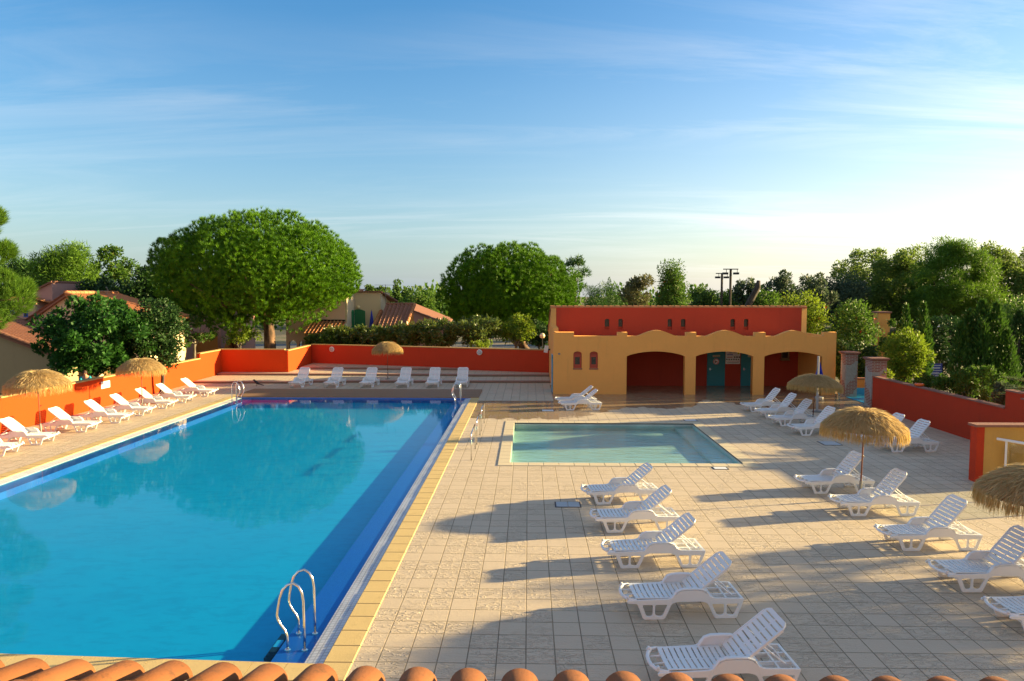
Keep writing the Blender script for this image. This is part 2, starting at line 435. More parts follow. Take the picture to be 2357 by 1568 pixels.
plain('hair_dark', (.06,.03,.02), .7)
plain('shorts_dark', (.03,.03,.05), .8)
plain('orange_plastic', (.85,.13,.01), .4)
plain('flower_red', (.75,.07,.02), .6)
plain('flower_white', (.8,.78,.72), .6)
plain('bird_black', (.012,.012,.016), .5)
plain('bird_grey', (.18,.19,.22), .6)
straw('straw_thatch', (.52,.37,.17), (.82,.63,.34))
straw('straw_fringe', (.60,.41,.15), (.80,.60,.26))
bark('bark_pine', (.27,.15,.09), (.05,.032,.022), .6)
bark('bark_grey', (.26,.22,.17), (.10,.08,.06), 1.2)
bark('bark_dark', (.09,.065,.045), (.03,.022,.016), 1.)
foliage('pine_green', (.024,.11,.003), (.22,.45,.009), None, .08, tuft=True)
foliage('pine_dark', (.03,.09,.014), (.08,.18,.02), None, .14)
foliage('pine_yellow', (.055,.14,.012), (.15,.27,.022), None, .28)
foliage('leaf_deep', (.018,.078,.014), (.05,.155,.02), None, .25, .55, .2)
foliage('leaf_mid', (.045,.12,.015), (.11,.21,.025), (.14,.12,.02), .3)
foliage('leaf_gloss', (.05,.10,.018), (.15,.20,.035), (.15,.12,.03), .28, .32, .5)
foliage('leaf_bright', (.085,.16,.012), (.20,.28,.02), (.30,.28,.03), .42)
foliage('leaf_poplar', (.05,.115,.02), (.11,.19,.035), None, .35)
foliage('leaf_dusty', (.085,.10,.04), (.15,.15,.06), (.20,.12,.05), .3)
foliage('leaf_euca', (.05,.085,.045), (.10,.14,.07), None, .3)
foliage('leaf_plane', (.08,.145,.025), (.17,.25,.04), (.22,.16,.05), .40)
foliage('cypress_green', (.024,.09,.012), (.08,.17,.02), None, .22)
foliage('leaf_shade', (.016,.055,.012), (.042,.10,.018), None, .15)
foliage('palm_green', (.05,.11,.03), (.13,.19,.06), None, .25, .4, .5)
foliage('grass_green', (.04,.10,.012), (.10,.17,.02), None, .3)
M = MAT
# ------------------------------------------------------------------ vegetation
def leafmesh(name, P0, D, L, W, rng, needle=False, tint=None):
    """P0 base points, D unit directions, L lengths, W widths -> one mesh of leaf-sized faces"""
    n = len(P0)
    rv = rng.normal(size=(n, 3)); S = np.cross(D, rv); S /= np.linalg.norm(S, axis=1, keepdims=True)+1e-9
    L = np.broadcast_to(L, (n,))[:, None]; W = np.broadcast_to(W, (n,))[:, None]
    if needle:
        V = np.stack([P0-S*W/2, P0+S*W/2, P0+D*L], 1); k = 3
    else:
        N = np.cross(S, D)
        V = np.stack([P0, P0+D*L*.5+S*W/2+N*W*.15, P0+D*L, P0+D*L*.5-S*W/2+N*W*.15], 1); k = 4
    me = bpy.data.meshes.new(name)
    me.vertices.add(n*k); me.vertices.foreach_set('co', V.reshape(-1).astype(np.float32))
    me.loops.add(n*k); me.loops.foreach_set('vertex_index', np.arange(n*k, dtype=np.int32))
    me.polygons.add(n); me.polygons.foreach_set('loop_start', (np.arange(n)*k).astype(np.int32))
    me.polygons.foreach_set('loop_total', np.full(n, k, dtype=np.int32))
    me.update(calc_edges=True)
    if tint is not None:
        at = me.attributes.new('tint', 'FLOAT', 'FACE'); at.data.foreach_set('value', np.asarray(tint, dtype=np.float32))
    return me
def unit(a): return a/(np.linalg.norm(a, axis=-1, keepdims=True)+1e-9)
def rdirs(n, rng): return unit(rng.normal(size=(n, 3)))
def fib(n):
    i = np.arange(n)+.5; ph = np.arccos(1-2*i/n); th = math.pi*(1+5**.5)*i
    return np.stack([np.cos(th)*np.sin(ph), np.sin(th)*np.sin(ph), np.cos(ph)], 1)
def tufts(lc, lr, ld, per, rng, nn=9, L=.42, W=.05, up=.6):
    """pine tufts on lobes: lobe centres lc, radii lr, outward dirs ld"""
    idx = np.repeat(np.arange(len(lc)), per)
    d = rdirs(len(idx), rng)
    ax = unit(ld[idx]*.8+np.array([0, 0, .6])*np.clip(ld[idx][:, 2:3]+.35, 0, 1))
    d = np.where((np.sum(d*ax, 1) < -.15)[:, None], -d, d)
    p = lc[idx]+d*lr[idx][:, None]*np.where(rng.random(len(idx)) < .88, rng.uniform(.90, 1.03, len(idx)), rng.uniform(.5, .9, len(idx)))[:, None]
    a = unit(d*.45+ld[idx]*.2+np.array([0, 0, up]))
    P0 = np.repeat(p, nn, 0); A = np.repeat(a, nn, 0)
    s = rng.uniform(0, 1, len(A))[:, None]
    D = unit(A+rdirs(len(A), rng)*.66)
    return P0+A*s*L*.22, D, L*rng.uniform(.6, 1.05, len(A)), np.full(len(A), W)
def limb_mesh(base, top, r0, r1, targets, rng, seg=9, bend=.15):
    mb = MB(); base = Vector(base); top = Vector(top); ax = top-base; n = 7
    off = Vector((rng.normal()*bend, rng.normal()*bend, 0))
    path = [base+ax*(i/n)+off*math.sin(math.pi*i/n) for i in range(n+1)]
    rad = [r0+(r1-r0)*(i/n)+(.35*r0 if i == 0 else 0) for i in range(n+1)]
    mb.tube(path, rad, seg)
    for tg in targets:
        tg = Vector(tg); s = path[-1-int(rng.integers(0, 3))]
        mid = (s+tg)/2+Vector((rng.normal()*.1, rng.normal()*.1, -(tg-s).length*.08))
        mb.tube([s, s*.5+mid*.5+Vector((0,0,-.03)), mid, mid*.5+tg*.5, tg], [r1*.62, r1*.5, r1*.38, r1*.25, r1*.12], 6)
    return mb
SEED = [100]
def rngn():
    SEED[0] += 1; return np.random.default_rng(SEED[0])
def stone_pine(label, xc, Y, xl, xr, yt, yb, trunk_px, tuft=12000, mat='pine_green', lobes=120, L=.42, group='umbrella pines', tw=.5):
    rng = rngn()
    xl += .03*(xr-xl); xr -= .03*(xr-xl); yt += 8
    a = P(xl, (yt+yb)/2, Y); b = P(xr, (yt+yb)/2, Y); top = P(xc, yt, Y).z; bot = P(xc, yb, Y).z
    cx = (a.x+b.x)/2; rx = (b.x-a.x)/2; zc = bot+(top-bot)*.43
    t = thing('pine_tree', label, 'tree', (P(trunk_px, 800, Y).x, Y, 0), 0, group)
    o = np.array([t.location.x, t.location.y, 0.])
    d = fib(lobes); d = d[d[:, 2] > -.93]
    rad = np.where(d[:, 2:3] > 0, np.array([[rx, rx*.92, top-zc]]), np.array([[rx, rx*.92, zc-bot]]))
    rad = rad.copy(); lowm = d[:, 2] < 0; rad[lowm, 2] *= 1-.55*np.maximum(d[lowm, 0], 0)-.12*np.maximum(-d[lowm, 0], 0)
    jit = rng.uniform(.76, 1.0, (len(d), 1))
    lr = rx*rng.uniform(.15, .27, len(d))
    lc = np.array([cx, Y, zc])+d*(rad-lr[:, None]*.6)*jit
    lc2 = np.array([cx, Y, zc])+d[::2]*rad[::2]*.66
    lc = np.concatenate([lc, lc2]); lr = np.concatenate([lr, lr[::2]*1.25]); ld = np.concatenate([d, d[::2]])
    per = max(8, tuft//len(lc))
    P0, D, LL, W = tufts(lc-o, lr, ld, per, rng, 40, L, L*.06, 1.1)
    m_ = 7000; di = rdirs(m_, rng); ri = np.where(di[:, 2:3] > 0, np.array([[rx, rx*.92, top-zc]]), np.array([[rx, rx*.92, (zc-bot)*.8]]))
    pi = np.array([cx, Y, zc])-o+di*ri*rng.uniform(.25, .66, (m_, 1))     # shaded inner foliage
    P0 = np.concatenate([P0, pi]); D = np.concatenate([D, rdirs(m_, rng)]); LL = np.concatenate([LL, np.full(m_, L*1.8)]); W = np.concatenate([W, np.full(m_, L*.7)])
    ntf = per*len(lc); tint = np.concatenate([np.repeat(rng.uniform(0, 1, ntf)**1.2, 40), rng.uniform(0, 1, m_)])
    link('crown', leafmesh('crown', P0, D, LL, W, rng, True, tint), M[mat], t)
    tg = [lc[i]-o for i in rng.choice(len(d), 16, replace=False)]
    limb_mesh((0, 0, -.1), (cx-o[0], 0, zc-.35*(zc-bot)), tw, tw*.62, tg, rng, 12, .25).build('trunk', M['bark_pine'], t, None, True)
    return t
def lobed(label, name, cat, X, Y, z0, z1, rx, mat, n=5000, leaf=.2, nl=26, aspect=.45, flat=1., trunk=.12, bmat='bark_dark', group=None, up=.25,
          shape='ball', hole=.0, ry=None, needle=False, lr=(.24, .40), flowers=None, zt=None, droop=0.):
    """a broad-leaved or needled tree: lobes spread through the crown's volume, leaf-sized faces on each"""
    rng = rngn(); ry = ry or rx
    t = thing(name, label, cat, (X, Y, 0), 0, group)
    zc = (z0+z1)/2; rz = (z1-z0)/2
    d = rdirs(nl*3, rng); u = rng.uniform(.25, 1., nl*3)**.5
    p = d*u[:, None]
    if shape == 'cone':
        h = (p[:, 2]+1)/2; p[:, :2] *= (1.12-h)[:, None]*1.05
    if shape == 'vase2': p[:, :2] *= (1.05-.5*((p[:, 2:3]+1)/2)**2)
    if shape == 'column': p[:, :2] *= .8
    if shape == 'vase': p[:, :2] *= (.55+.45*(p[:, 2:3]+1)/2*1.2)
    p = p[:nl]
    lr_ = rng.uniform(*lr, nl)*min(rx, max(rz, rx*.6))
    if shape == 'cone': lr_ *= np.clip(1.25-(p[:, 2]+1)/2, .35, 1.2)
    lc = p*np.array([max(rx-lr_.mean()*.75, rx*.3), max(ry-lr_.mean()*.75, ry*.3), max(rz-lr_.mean()*.75, rz*.3)])+np.array([0, 0, zc])
    per = n//nl
    idx = np.repeat(np.arange(nl), per)
    dd = rdirs(len(idx), rng)
    q = lc[idx]+dd*(lr_[idx]*rng.uniform(.45, 1.08, len(idx)))[:, None]*np.array([1, 1, flat])
    keep = q[:, 2] > .05
    q, dd = q[keep], dd[keep]
    D = unit(dd*.6+rdirs(len(q), rng)*.8+np.array([0, 0, up-droop]))
    L = leaf*rng.uniform(.6, 1.3, len(q))
    link('crown', leafmesh('crown', q, D, L, L*aspect, rng, needle), M[mat], t)
    tg = [lc[i] for i in rng.choice(nl, min(nl, 9), replace=False)]
    limb_mesh((0, 0, -.05), (0, 0, (z0*.6+zc*.4) if zt is None else zt), trunk, trunk*.65, tg, rng, 8, trunk*.8).build('trunk', M[bmat], t, None, True)
    if flowers:
        fm, nf, fs = flowers
        k = rng.choice(len(q), nf, replace=False); mbp = q[k]+dd[k]*.12
        P0 = np.repeat(mbp, 7, 0); Df = rdirs(len(P0), rng)
        link('blossoms', leafmesh('blossoms', P0, Df, fs, fs*.7, rng), M[fm], t)
    return t
def pxtree(label, name, cat, xl, xr, yt, yb, Y, mat, **kw):
    a = P(xl, yt, Y); b = P(xr, yb, Y)
    z0 = max(.1, b.z)
    return lobed(label, name, cat, (a.x+b.x)/2, Y, z0, a.z, (b.x-a.x)/2, mat, **kw)
def cypress(label, X, Y, spires, mat='cypress_green', n=7000, group='cypresses by the right wall', name='cypress_tree'):
    """spires: (dx, dy, height, radius)"""
    rng = rngn(); t = thing(name, label, 'tree', (X, Y, 0), 0, group)
    Ps, Ds = [], []; tot = sum(s[2]*s[3] for s in spires)
    for dx, dy, h, r in spires:
        m = int(n*h*r/tot)
        z = rng.uniform(.02, 1., m); prof = np.minimum(1., (1-z)*2.1)**.7*np.minimum(1., z*6+.45)
        a = rng.uniform(0, 2*math.pi, m)
        lump = 1+.22*np.sin(a*3+z*19+dx*7)+.15*np.sin(a*5-z*31)
        rr = r*prof*lump*rng.uniform(.55, 1.05, m)
        p = np.stack([dx*np.minimum(1, z*1.4+.25)+rr*np.cos(a), dy*np.minimum(1, z*1.4+.25)+rr*np.sin(a), z*h], 1)
        D = unit(np.stack([np.cos(a)*.42, np.sin(a)*.42, np.full(m, 1.)], 1)+rdirs(m, rng)*.38)
        Ps.append(p); Ds.append(D)
    q, D = np.concatenate(Ps), np.concatenate(Ds)
    link('crown', leafmesh('crown', q, D, .24*rng.uniform(.6, 1.3, len(q)), .065, rng), M[mat], t)
    mb = MB(); h0 = max(s[2] for s in spires)
    mb.tube([(0, 0, -.05), (0, 0, h0*.35), (0, 0, h0*.7)], [.14, .1, .04], 8); mb.build('trunk', M['bark_dark'], t, None, True)
    return t
# ------------------------------------------------------------------ tiled roofs
def tile_roof(name, p00, p10, p11, p01, mat, parent, pitch=.24, row=.36, amp=.055):
    """corrugated barrel tiles; p00->p10 along the eave, p00->p01 up the slope"""
    p00, p10, p11, p01 = map(Vector, (p00, p10, p11, p01))
    w = (p10-p00).length; l = (p01-p00).length
    nu = max(1, round(w/pitch))*8; nr = max(1, round(l/row))
    nrm = (p10-p00).cross(p01-p00).normalized()
    if nrm.z < 0: nrm = -nrm
    vs = []; fs = []; rows = []
    rng = np.random.default_rng(int(abs(w*1000)) % 9999)
    jit = rng.uniform(-.006, .006, (nr, nu//8+1))
    for j in range(nr):
        for e in (0, 1):
            v = min(1., (j+(1.06 if e else 0.))/nr)
            for i in range(nu+1):
                u = i/nu; ph = (i % 8)/8
                hgt = amp*math.cos(2*math.pi*ph) if ph < .25 or ph > .75 else amp*.55*math.cos(2*math.pi*ph)
                lift = .028*(1-e)+jit[j][min(i//8, nu//8)]
                a = p00.lerp(p10, u); b = p01.lerp(p11, u)
                vs.append(a.lerp(b, v)+nrm*(hgt+lift+amp))
        b0 = j*2*(nu+1)
        for i in range(nu): fs.append((b0+i, b0+i+1, b0+nu+1+i+1, b0+nu+1+i))
        if j: # little riser between rows
            pb = (j-1)*2*(nu+1)+nu+1
            for i in range(nu): fs.append((pb+i, pb+i+1, b0+i+1, b0+i))
    k = len(vs)
    vs += [p00, p10, p11, p01]; vs += [q-Vector((0,0,.12)) for q in (p00, p10, p11, p01)]
    fs += [(k, k+1, k+2, k+3), (k+7, k+6, k+5, k+4), (k, k+4, k+5, k+1), (k+1, k+5, k+6, k+2), (k+2, k+6, k+7, k+3), (k+3, k+7, k+4, k)]
    return MB().add(vs, fs).build(name, M[mat], parent)
def ridge_caps(a, b, r=.10, step=.38, mb=None):
    a, b = Vector(a), Vector(b); n = max(1, round((b-a).length/step)); mb = mb or MB()
    for i in range(n):
        s = a.lerp(b, i/n); e = a.lerp(b, min(1, (i+1.08)/n))
        mb.tube([s, e], [r*1.1, r*.92], 10)
    return mb
# ================================================================== SETTING: ground, paving, pools
def sheet(name, rects, z, m, kind='structure'):
    mb = MB()
    for x0, y0, x1, y1 in rects: mb.add([(x0,y0,z),(x1,y0,z),(x1,y1,z),(x0,y1,z)], [(0,1,2,3)])
    return tag(mb.build(name, m), kind=kind)
sheet('ground', [(-900,-200,-20.6,1500), (16.6,-200,900,1500), (-20.6,-200,16.6,4.5), (-20.6,46.8,16.6,1500)], -.03, M['ground_soil'])
sheet('pool_deck', [(-20.9,4,-16.15,47), (-16.15,4,-2.62,9.62), (-16.15,37.2,-2.62,47), (-2.62,4,-1.0,47),
                    (-1.0,4,7.4,22.3), (-1.0,30.25,7.4,47), (7.4,4,17.0,47)], 0., M['deck_tiles'])
sheet('road', [(-60,70,1.0,78)], -.02, M['asphalt'])
# main pool: floor, walls, mosaic overflow ledges, gutters, copings
PXL, PXR = -14.85, -3.91
ZL, ZW, ZF = -.070, -.050, -.27
ny = lambda x: 10.07+(x+3.06)*(10.25-10.07)/(-8.0+3.06)       # the near edge is not quite square to the sides
mb = MB()
mb.add([(PXL,ny(PXL),ZF),(PXR,ny(PXR),ZF),(PXR,37.1,ZF),(PXL,37.1,ZF)], [(0,1,2,3)])
mb.add([(PXL,ny(PXL),ZF),(PXL,ny(PXL),.0),(PXR,ny(PXR),.0),(PXR,ny(PXR),ZF)], [(0,1,2,3)])
tag(mb.build('pool_basin', M['pool_floor_paint']), kind='structure')
mb = MB()
for a, b in ((-15.4, PXL), (PXR, -3.37)):
    mb.add([(a,ny(a),ZL),(b,ny(b),ZL),(b,37.1,ZL),(a,37.1,ZL)], [(0,1,2,3)])
mb.add([(PXL,ny(PXL),ZF),(PXL,37.1,ZF),(PXL,37.1,ZL),(PXL,ny(PXL),ZL)], [(0,1,2,3)])
mb.add([(PXR,37.1,ZF),(PXR,ny(PXR),ZF),(PXR,ny(PXR),ZL),(PXR,37.1,ZL)], [(0,1,2,3)])
mb.add([(PXL,37.1,ZF),(PXR,37.1,ZF),(PXR,37.1,.0),(PXL,37.1,.0)], [(0,1,2,3)])
mb.add([(-15.7,37.1,ZF),(PXL,37.1,ZF),(PXL,37.1,.0),(-15.7,37.1,.0)], [(0,1,2,3)])
mb.add([(PXR,37.1,ZF),(-3.06,37.1,ZF),(-3.06,37.1,.0),(PXR,37.1,.0)], [(0,1,2,3)])
tag(mb.build('pool_ledge', M['blue_mosaic']), kind='structure')
mb = MB()
mb.add([(-3.37,ny(-3.37),-.040),(-3.06,ny(-3.06),-.002),(-3.06,37.1,-.002),(-3.37,37.1,-.040)], [(0,1,2,3)])
mb.add([(-3.37,ny(-3.37),ZL),(-3.37,ny(-3.37),-.040),(-3.37,37.1,-.040),(-3.37,37.1,ZL)], [(0,1,2,3)])
mb.add([(-15.7,ny(-15.7),-.002),(-15.4,ny(-15.4),-.040),(-15.4,37.1,-.040),(-15.7,37.1,-.002)], [(0,1,2,3)])
mb.add([(-15.4,ny(-15.4),-.040),(-15.4,ny(-15.4),ZL),(-15.4,37.1,ZL),(-15.4,37.1,-.040)], [(0,1,2,3)])
mb.add([(-15.7,ny(-15.7),-.2),(-15.7,ny(-15.7),.01),(PXL,ny(PXL),.01),(PXL,ny(PXL),-.2)], [(0,1,2,3)])
mb.add([(PXR,ny(PXR),-.2),(PXR,ny(PXR),.01),(-3.06,ny(-3.06),.01),(-3.06,ny(-3.06),-.2)], [(0,1,2,3)])
tag(mb.build('pool_gutter', M['white_grating']), kind='structure')
mb = MB(); mb.add([(-15.4,ny(-15.4),ZW),(-3.37,ny(-3.37),ZW),(-3.37,37.1,ZW),(-15.4,37.1,ZW)], [(0,1,2,3)])
tag(mb.build('pool_water', M['pool_water']), kind='structure')
mb = MB(); rg = random.Random(5)
def coping_run(mb, ax, s0, s1, t0, t1, step, z=.014, j=.007):
    n = max(1, round((s1-s0)/step)); st = (s1-s0)/n
    for i in range(n):
        a, b = s0+i*st+j/2, s0+(i+1)*st-j/2; dz = rg.uniform(-.002, .002)
        if ax == 'y': mb.cbox(t0, a, -.03, t1, b, z+dz, .012)
        else: mb.cbox(a, t0, -.03, b, t1, z+dz, .012)
coping_run(mb, 'y', 9.62, 37.15, -3.06, -2.62, .5)
coping_run(mb, 'y', 9.62, 38.0, -16.15, -15.7, .5)
n = 24
for i in range(n):
    a = -15.7+i*12.64/n+.004; b = a+12.64/n-.008
    mb.prism([(a,9.62),(b,9.62),(b,ny(b)),(a,ny(a))], -.03, .014)
tag(mb.build('pool_coping', M['coping_stone']), kind='structure')
mb = MB()
for i in range(14):
    y = 37.12+i*.222
    x0 = -15.9 if i > 3 else -15.69
    mb.cbox(x0, y, .0, -2.66, y+.212, .05, .008)
tag(mb.build('wood_deck', M['deck_wood']), kind='structure')
# small pool
SX0, SX1, SY0, SY1 = -.60, 6.98, 22.72, 29.85
mb = MB(); zf = -.30
mb.add([(SX0,SY0,zf),(SX1,SY0,zf),(SX1,SY1,zf),(SX0,SY1,zf)], [(0,1,2,3)])
for (a, b) in (((SX0,SY1),(SX0,SY0)), ((SX1,SY0),(SX1,SY1)), ((SX0,SY0),(SX1,SY0)), ((SX1,SY1),(SX0,SY1))):
    mb.add([(*a,zf),(*b,zf),(*b,.01),(*a,.01)], [(0,1,2,3)])
mb.box(SX1-.75, SY0+.005, zf+.001, SX1-.005, SY1-.005, -.19)
tag(mb.build('small_pool_basin', M['pale_pool_tile']), kind='structure')
mb = MB(); mb.add([(SX0,SY0,-.10),(SX1,SY0,-.10),(SX1,SY1,-.10),(SX0,SY1,-.10)], [(0,1,2,3)])
tag(mb.build('small_pool_water', M['ripple_water']), kind='structure')
mb = MB()
coping_run(mb, 'x', -1.0, 7.4, 22.3, SY0, .5, .02); coping_run(mb, 'x', -1.0, 7.4, SY1, 30.25, .5, .02)
coping_run(mb, 'y', SY0, SY1, -1.0, SX0, .5, .02); coping_run(mb, 'y', SY0, SY1, SX1, 7.4, .5, .02)
tag(mb.build('small_pool_coping', M['coping_cream']), kind='structure')
# terrace steps at the far end
def step(pts, z0, z1, nz=.035, over=.02):
    mb = MB(); mb.prism(pts, z0, z1-nz); return mb
def terrace(name, pts, z0, z1):
    """solid step: dark riser body, pink nosing edge, tiled top"""
    t = thing(name, None, None); t['kind'] = 'structure'
    MB().prism(pts, z0+.001, z1-.03).build('riser', M['step_riser'], t)
    c = Vector((sum(p[0] for p in pts)/len(pts), sum(p[1] for p in pts)/len(pts)))
    q = [(p[0], p[1]-.025) for p in pts[:2]]+list(pts[2:])
    MB().prism(q, z1-.03, z1-.002).build('nosing', M['step_nosing'], t)
    k = [(pts[0][0], pts[0][1]+.33), (pts[1][0], pts[1][1]+.33)]+list(pts[2:])
    MB().add([(p[0], p[1], z1+.002) for p in k], [tuple(range(len(k)))]).build('tread', M['deck_tiles'], t)
    return t
terrace('terrace_step', [(-20.75,42.9),(-14.6,42.9),(-14.6,47.4),(-20.75,47.4)], 0, .13)
terrace('terrace_step', [(-14.6,43.35),(1.36,43.55),(1.36,50),(-14.6,52.2)], 0, .13)
terrace('terrace_step', [(-20.75,46.2),(-4.6,46.0),(-4.6,50),(-20.75,50)], .131, .26)
terrace('terrace_step', [(-4.6,45.7),(1.36,45.9),(1.36,49),(-4.6,50)], .131, .26)
terrace('terrace_step', [(-16.1,48.9),(-10.5,48.8),(-10.5,51.2),(-16.1,52.4)], .261, .39)
terrace('terrace_step', [(-10.5,48.45),(-4.6,48.4),(-4.6,49.2),(-10.5,51.2)], .261, .39)
# ------------------------------------------------------------------ walls round the pool
def wall(name, label, runs, m, capm, th=.22, cap=.06, over=.04, group=None):
    """runs: (x0,y0,x1,y1,z0,z1,side) -> body and capping as parts"""
    t = thing(name, label, 'wall', (runs[0][0], runs[0][1], 0), 0, group)
    o = Vector((runs[0][0], runs[0][1], 0)); b = MB(); c = MB()
    for k, (x0, y0, x1, y1, z0, z1) in enumerate(runs):
        d = Vector((x1-x0, y1-y0, 0)).normalized(); nrm = Vector((-d.y, d.x, 0))
        p, q = Vector((x0,y0,0))-o, Vector((x1,y1,0))-o
        e = .0
        pts = [p, q, q+nrm*th, p+nrm*th]
        b.prism([(v.x, v.y) for v in pts], z0, z1-cap)
        pts = [p-nrm*over, q-nrm*over, q+nrm*(th+over), p+nrm*(th+over)]
        n = max(1, round((q-p).length/1.0))
        for i in range(n):
            a0 = [pts[0].lerp(pts[1], (i+.004)/n), pts[0].lerp(pts[1], (i+.996)/n), pts[3].lerp(pts[2], (i+.996)/n), pts[3].lerp(pts[2], (i+.004)/n)]
            c.prism([(v.x, v.y) for v in a0], z1-cap, z1)
    b.build('wall_body', M[m], t); c.build('capping', M[capm], t); return t
wall('boundary_wall', 'long orange rendered wall with ochre capping behind the row of loungers at the main pool',
     [(-20.8,5,-20.8,43.9,-.1,1.48), (-20.8,43.9,-20.8,46.92,-.1,1.80)], 'wall_terracotta', 'wall_cap_ochre')
wall('boundary_wall', 'short dark red wall in shade at the far corner of the pool terrace, under the big pine trunk',
     [(-21.0,46.92,-16.445,46.92,-.1,1.83)], 'wall_terracotta', 'wall_cap_ochre')
wall('boundary_wall', 'short sunlit return of red wall joining the two far terrace walls',
     [(-16.22,46.92,-16.22,52.0,-.1,1.76)], 'wall_terracotta', 'wall_cap_ochre')
wall('boundary_wall', 'long red wall with two round lights at the far side of the terrace',
     [(-16.22,52.0,1.34,47.0,-.1,1.82)], 'wall_brick_red', 'wall_cap_ochre')
wall('garden_wall', 'low brick red wall along the garden beds right of the paving',
     [(16.72,34.4,16.72,24.9,-.1,1.55)], 'wall_brick_red', 'wall_cap_brown', cap=.05)
wall('garden_wall', 'raised brick red wall end with cap, nearest piece of the garden wall',
     [(16.72,24.9,16.72,24.1,-.1,2.18), (16.72,24.1,16.72,20.96,-.1,2.0)], 'wall_brick_red', 'wall_cap_brown', cap=.05)
# low yellow wall with red end post by the steps, right
t = thing('screen_wall', 'low yellow rendered wall with red end and brown cap on the right edge', 'wall', (13.1,20.67,0))
MB().box(.22,0,-.05,3.6,.28,1.64).build('wall_body', M['screen_yellow'], t)
MB().box(0,-.012,-.05,.22,.292,1.64).build('end_post', M['wall_brick_red'], t)
MB().box(-.06,-.07,1.64,3.6,.34,1.71).build('capping', M['wall_cap_brown'], t)
t = thing('glass_railing', 'white framed railing with glass panels in front of the low yellow wall', 'railing', (13.75,20.35,0))
for x_, y_ in ((0,0),(.62,-1.15),(1.2,-2.25)): MB().tube([(x_,y_,0),(x_,y_,1.30)], .03, 8).build('post', M['white_plastic'], t)
MB().tube([(-.12,.22,1.31),(1.5,-2.8,1.31)], .04, 8).build('top_rail', M['white_plastic'], t)
m, tt = new('clear_glass'); g_ = tt.n('BsdfGlossy'); g_.inputs['Roughness'].default_value = .02
tr_ = tt.n('BsdfTransparent'); tr_.inputs[0].default_value = (.86,.90,.88,1); fr_ = tt.n('Fresnel'); mx_ = tt.n('MixShader')
tt.t.links.new(fr_.outputs[0], mx_.inputs[0]); tt.t.links.new(tr_.outputs[0], mx_.inputs[1]); tt.t.links.new(g_.outputs[0], mx_.inputs[2]); tt.out(mx_.outputs[0])
MB().wallpoly([(.03,-.055,.08),(.60,-1.11,.08),(.60,-1.11,1.24),(.03,-.055,1.24)], (.008,.004,0)).build('glass_pane', M['clear_glass'], t)
MB().wallpoly([(.645,-1.2,.08),(1.18,-2.21,.08),(1.18,-2.21,1.24),(.645,-1.2,1.24)], (.008,.004,0)).build('glass_pane', M['clear_glass'], t)
# brick and stone gate pillars
def pillar(label, x, y, h, w=.62):
    t = thing('gate_pillar', label, 'pillar', (x, y, 0), 0, 'brick and stone gate pillars')
    mb = MB(); mb.cbox(-w/2,-w/2,-.05,w/2,w/2,h-.13,.01); mb.build('shaft', M['brick_and_stone'], t)
    mb = MB(); mb.box(-w/2-.05,-w/2-.05,h-.13,w/2+.05,w/2+.05,h-.075); mb.cbox(-w/2-.10,-w/2-.10,h-.075,w/2+.10,w/2+.10,h,.012)
    mb.build('cap', M['wall_cap_brown'], t); return t
pillar('brick and stone pillar standing against the yellow pool house corner', 17.28, 38.2, 2.43)
pillar('brick and stone pillar at the far end of the garden wall', 17.02, 34.75, 2.42, .70)
pillar('brick and stone pillar half hidden by the large cypress', 22.6, 36.6, 2.3, .7)
# blue footbath between the pillars
t = thing('footbath', 'pale blue footbath basin between the two gate pillars', 'footbath', (17.0,36.3,0))
MB().box(.05,-1.1,.0,2.9,2.6,.02).build('basin', M['sky_basin'], t)
mb = MB(); mb.box(.05,2.6,.0,2.9,2.72,.36); mb.box(2.9,-1.1,0,3.0,2.72,.36); mb.build('rim', M['sky_basin'], t)
MB().add([(.06,-1.09,.05),(2.89,-1.09,.05),(2.89,2.59,.05),(.06,2.59,.05)], [(0,1,2,3)]).build('water', M['ripple_water'], t)
wall('footbath_wall', 'low yellow wall with brown cap behind the blue footbath', [(19.9,39.6,17.6,39.6,0,.86)][::1], 'house_yellow', 'wall_cap_brown', .2)
t = thing('handrail', 'blue painted metal handrail standing in the footbath', 'handrail', (18.0,36.2,0), 0)
mb = MB(); mb.tube([(0,0,0),(0,0,.95),(.02,0,.98),(1.35,.05,.98)], .03, 8); mb.tube([(0,0,.45),(1.35,.05,.45)], .022, 8); mb.tube([(1.35,.05,0),(1.35,.05,1.0)], .03, 8)
mb.build('rail', M['blue_paint'], t)
# ================================================================== POOL HOUSE
YF = 38.7
fx = lambda x: ((1640+x/2.562)*.7675-1217)*(YF+.05)/1620+.012
fz = lambda y: CH-((880+y/2.562)*.7675-678)*(YF+.05)/1620
bx0, bx1 = fx(50), fx(2200)
zl, zb, zs = 3.22, 3.43, 3.54
out = [(bx0, -.05), (bx0, 3.46), (fx(65), 3.46), (fx(65), zb), (fx(207), zb), (fx(207), zl), (fx(540), zl), (fx(540), zb), (fx(615), zb), (fx(615), zl)]
def scallop(a, b): return [(fx(a+(b-a)*i/18), zl+(zs-zl)*math.sin(math.pi*i/18)**1.25) for i in range(19)]
out += scallop(690, 990)+[(fx(1063), zl), (fx(1063), zb), (fx(1140), zb), (fx(1140), zl)]
out += scallop(1215, 1510)+[(fx(1585), zl), (fx(1585), zb), (fx(1665), zb), (fx(1665), zl)]
out += scallop(1740, 2020)+[(fx(2105), zl), (fx(2105), zb+.02), (bx1, zb+.02), (bx1, -.05)]
def archdown(a, b, zspring=2.11, zapex=2.38): # opening cut from the ground, right to left
    return [(b, -.05)]+arcpts(b, a, zspring, zapex)+[(a, -.05)]
A3, A2, A1 = (fx(1660), fx(2096)), (fx(1139), fx(1575)), (fx(612), fx(1056))
for a, b in (A3, A2, A1): out += archdown(a, b)
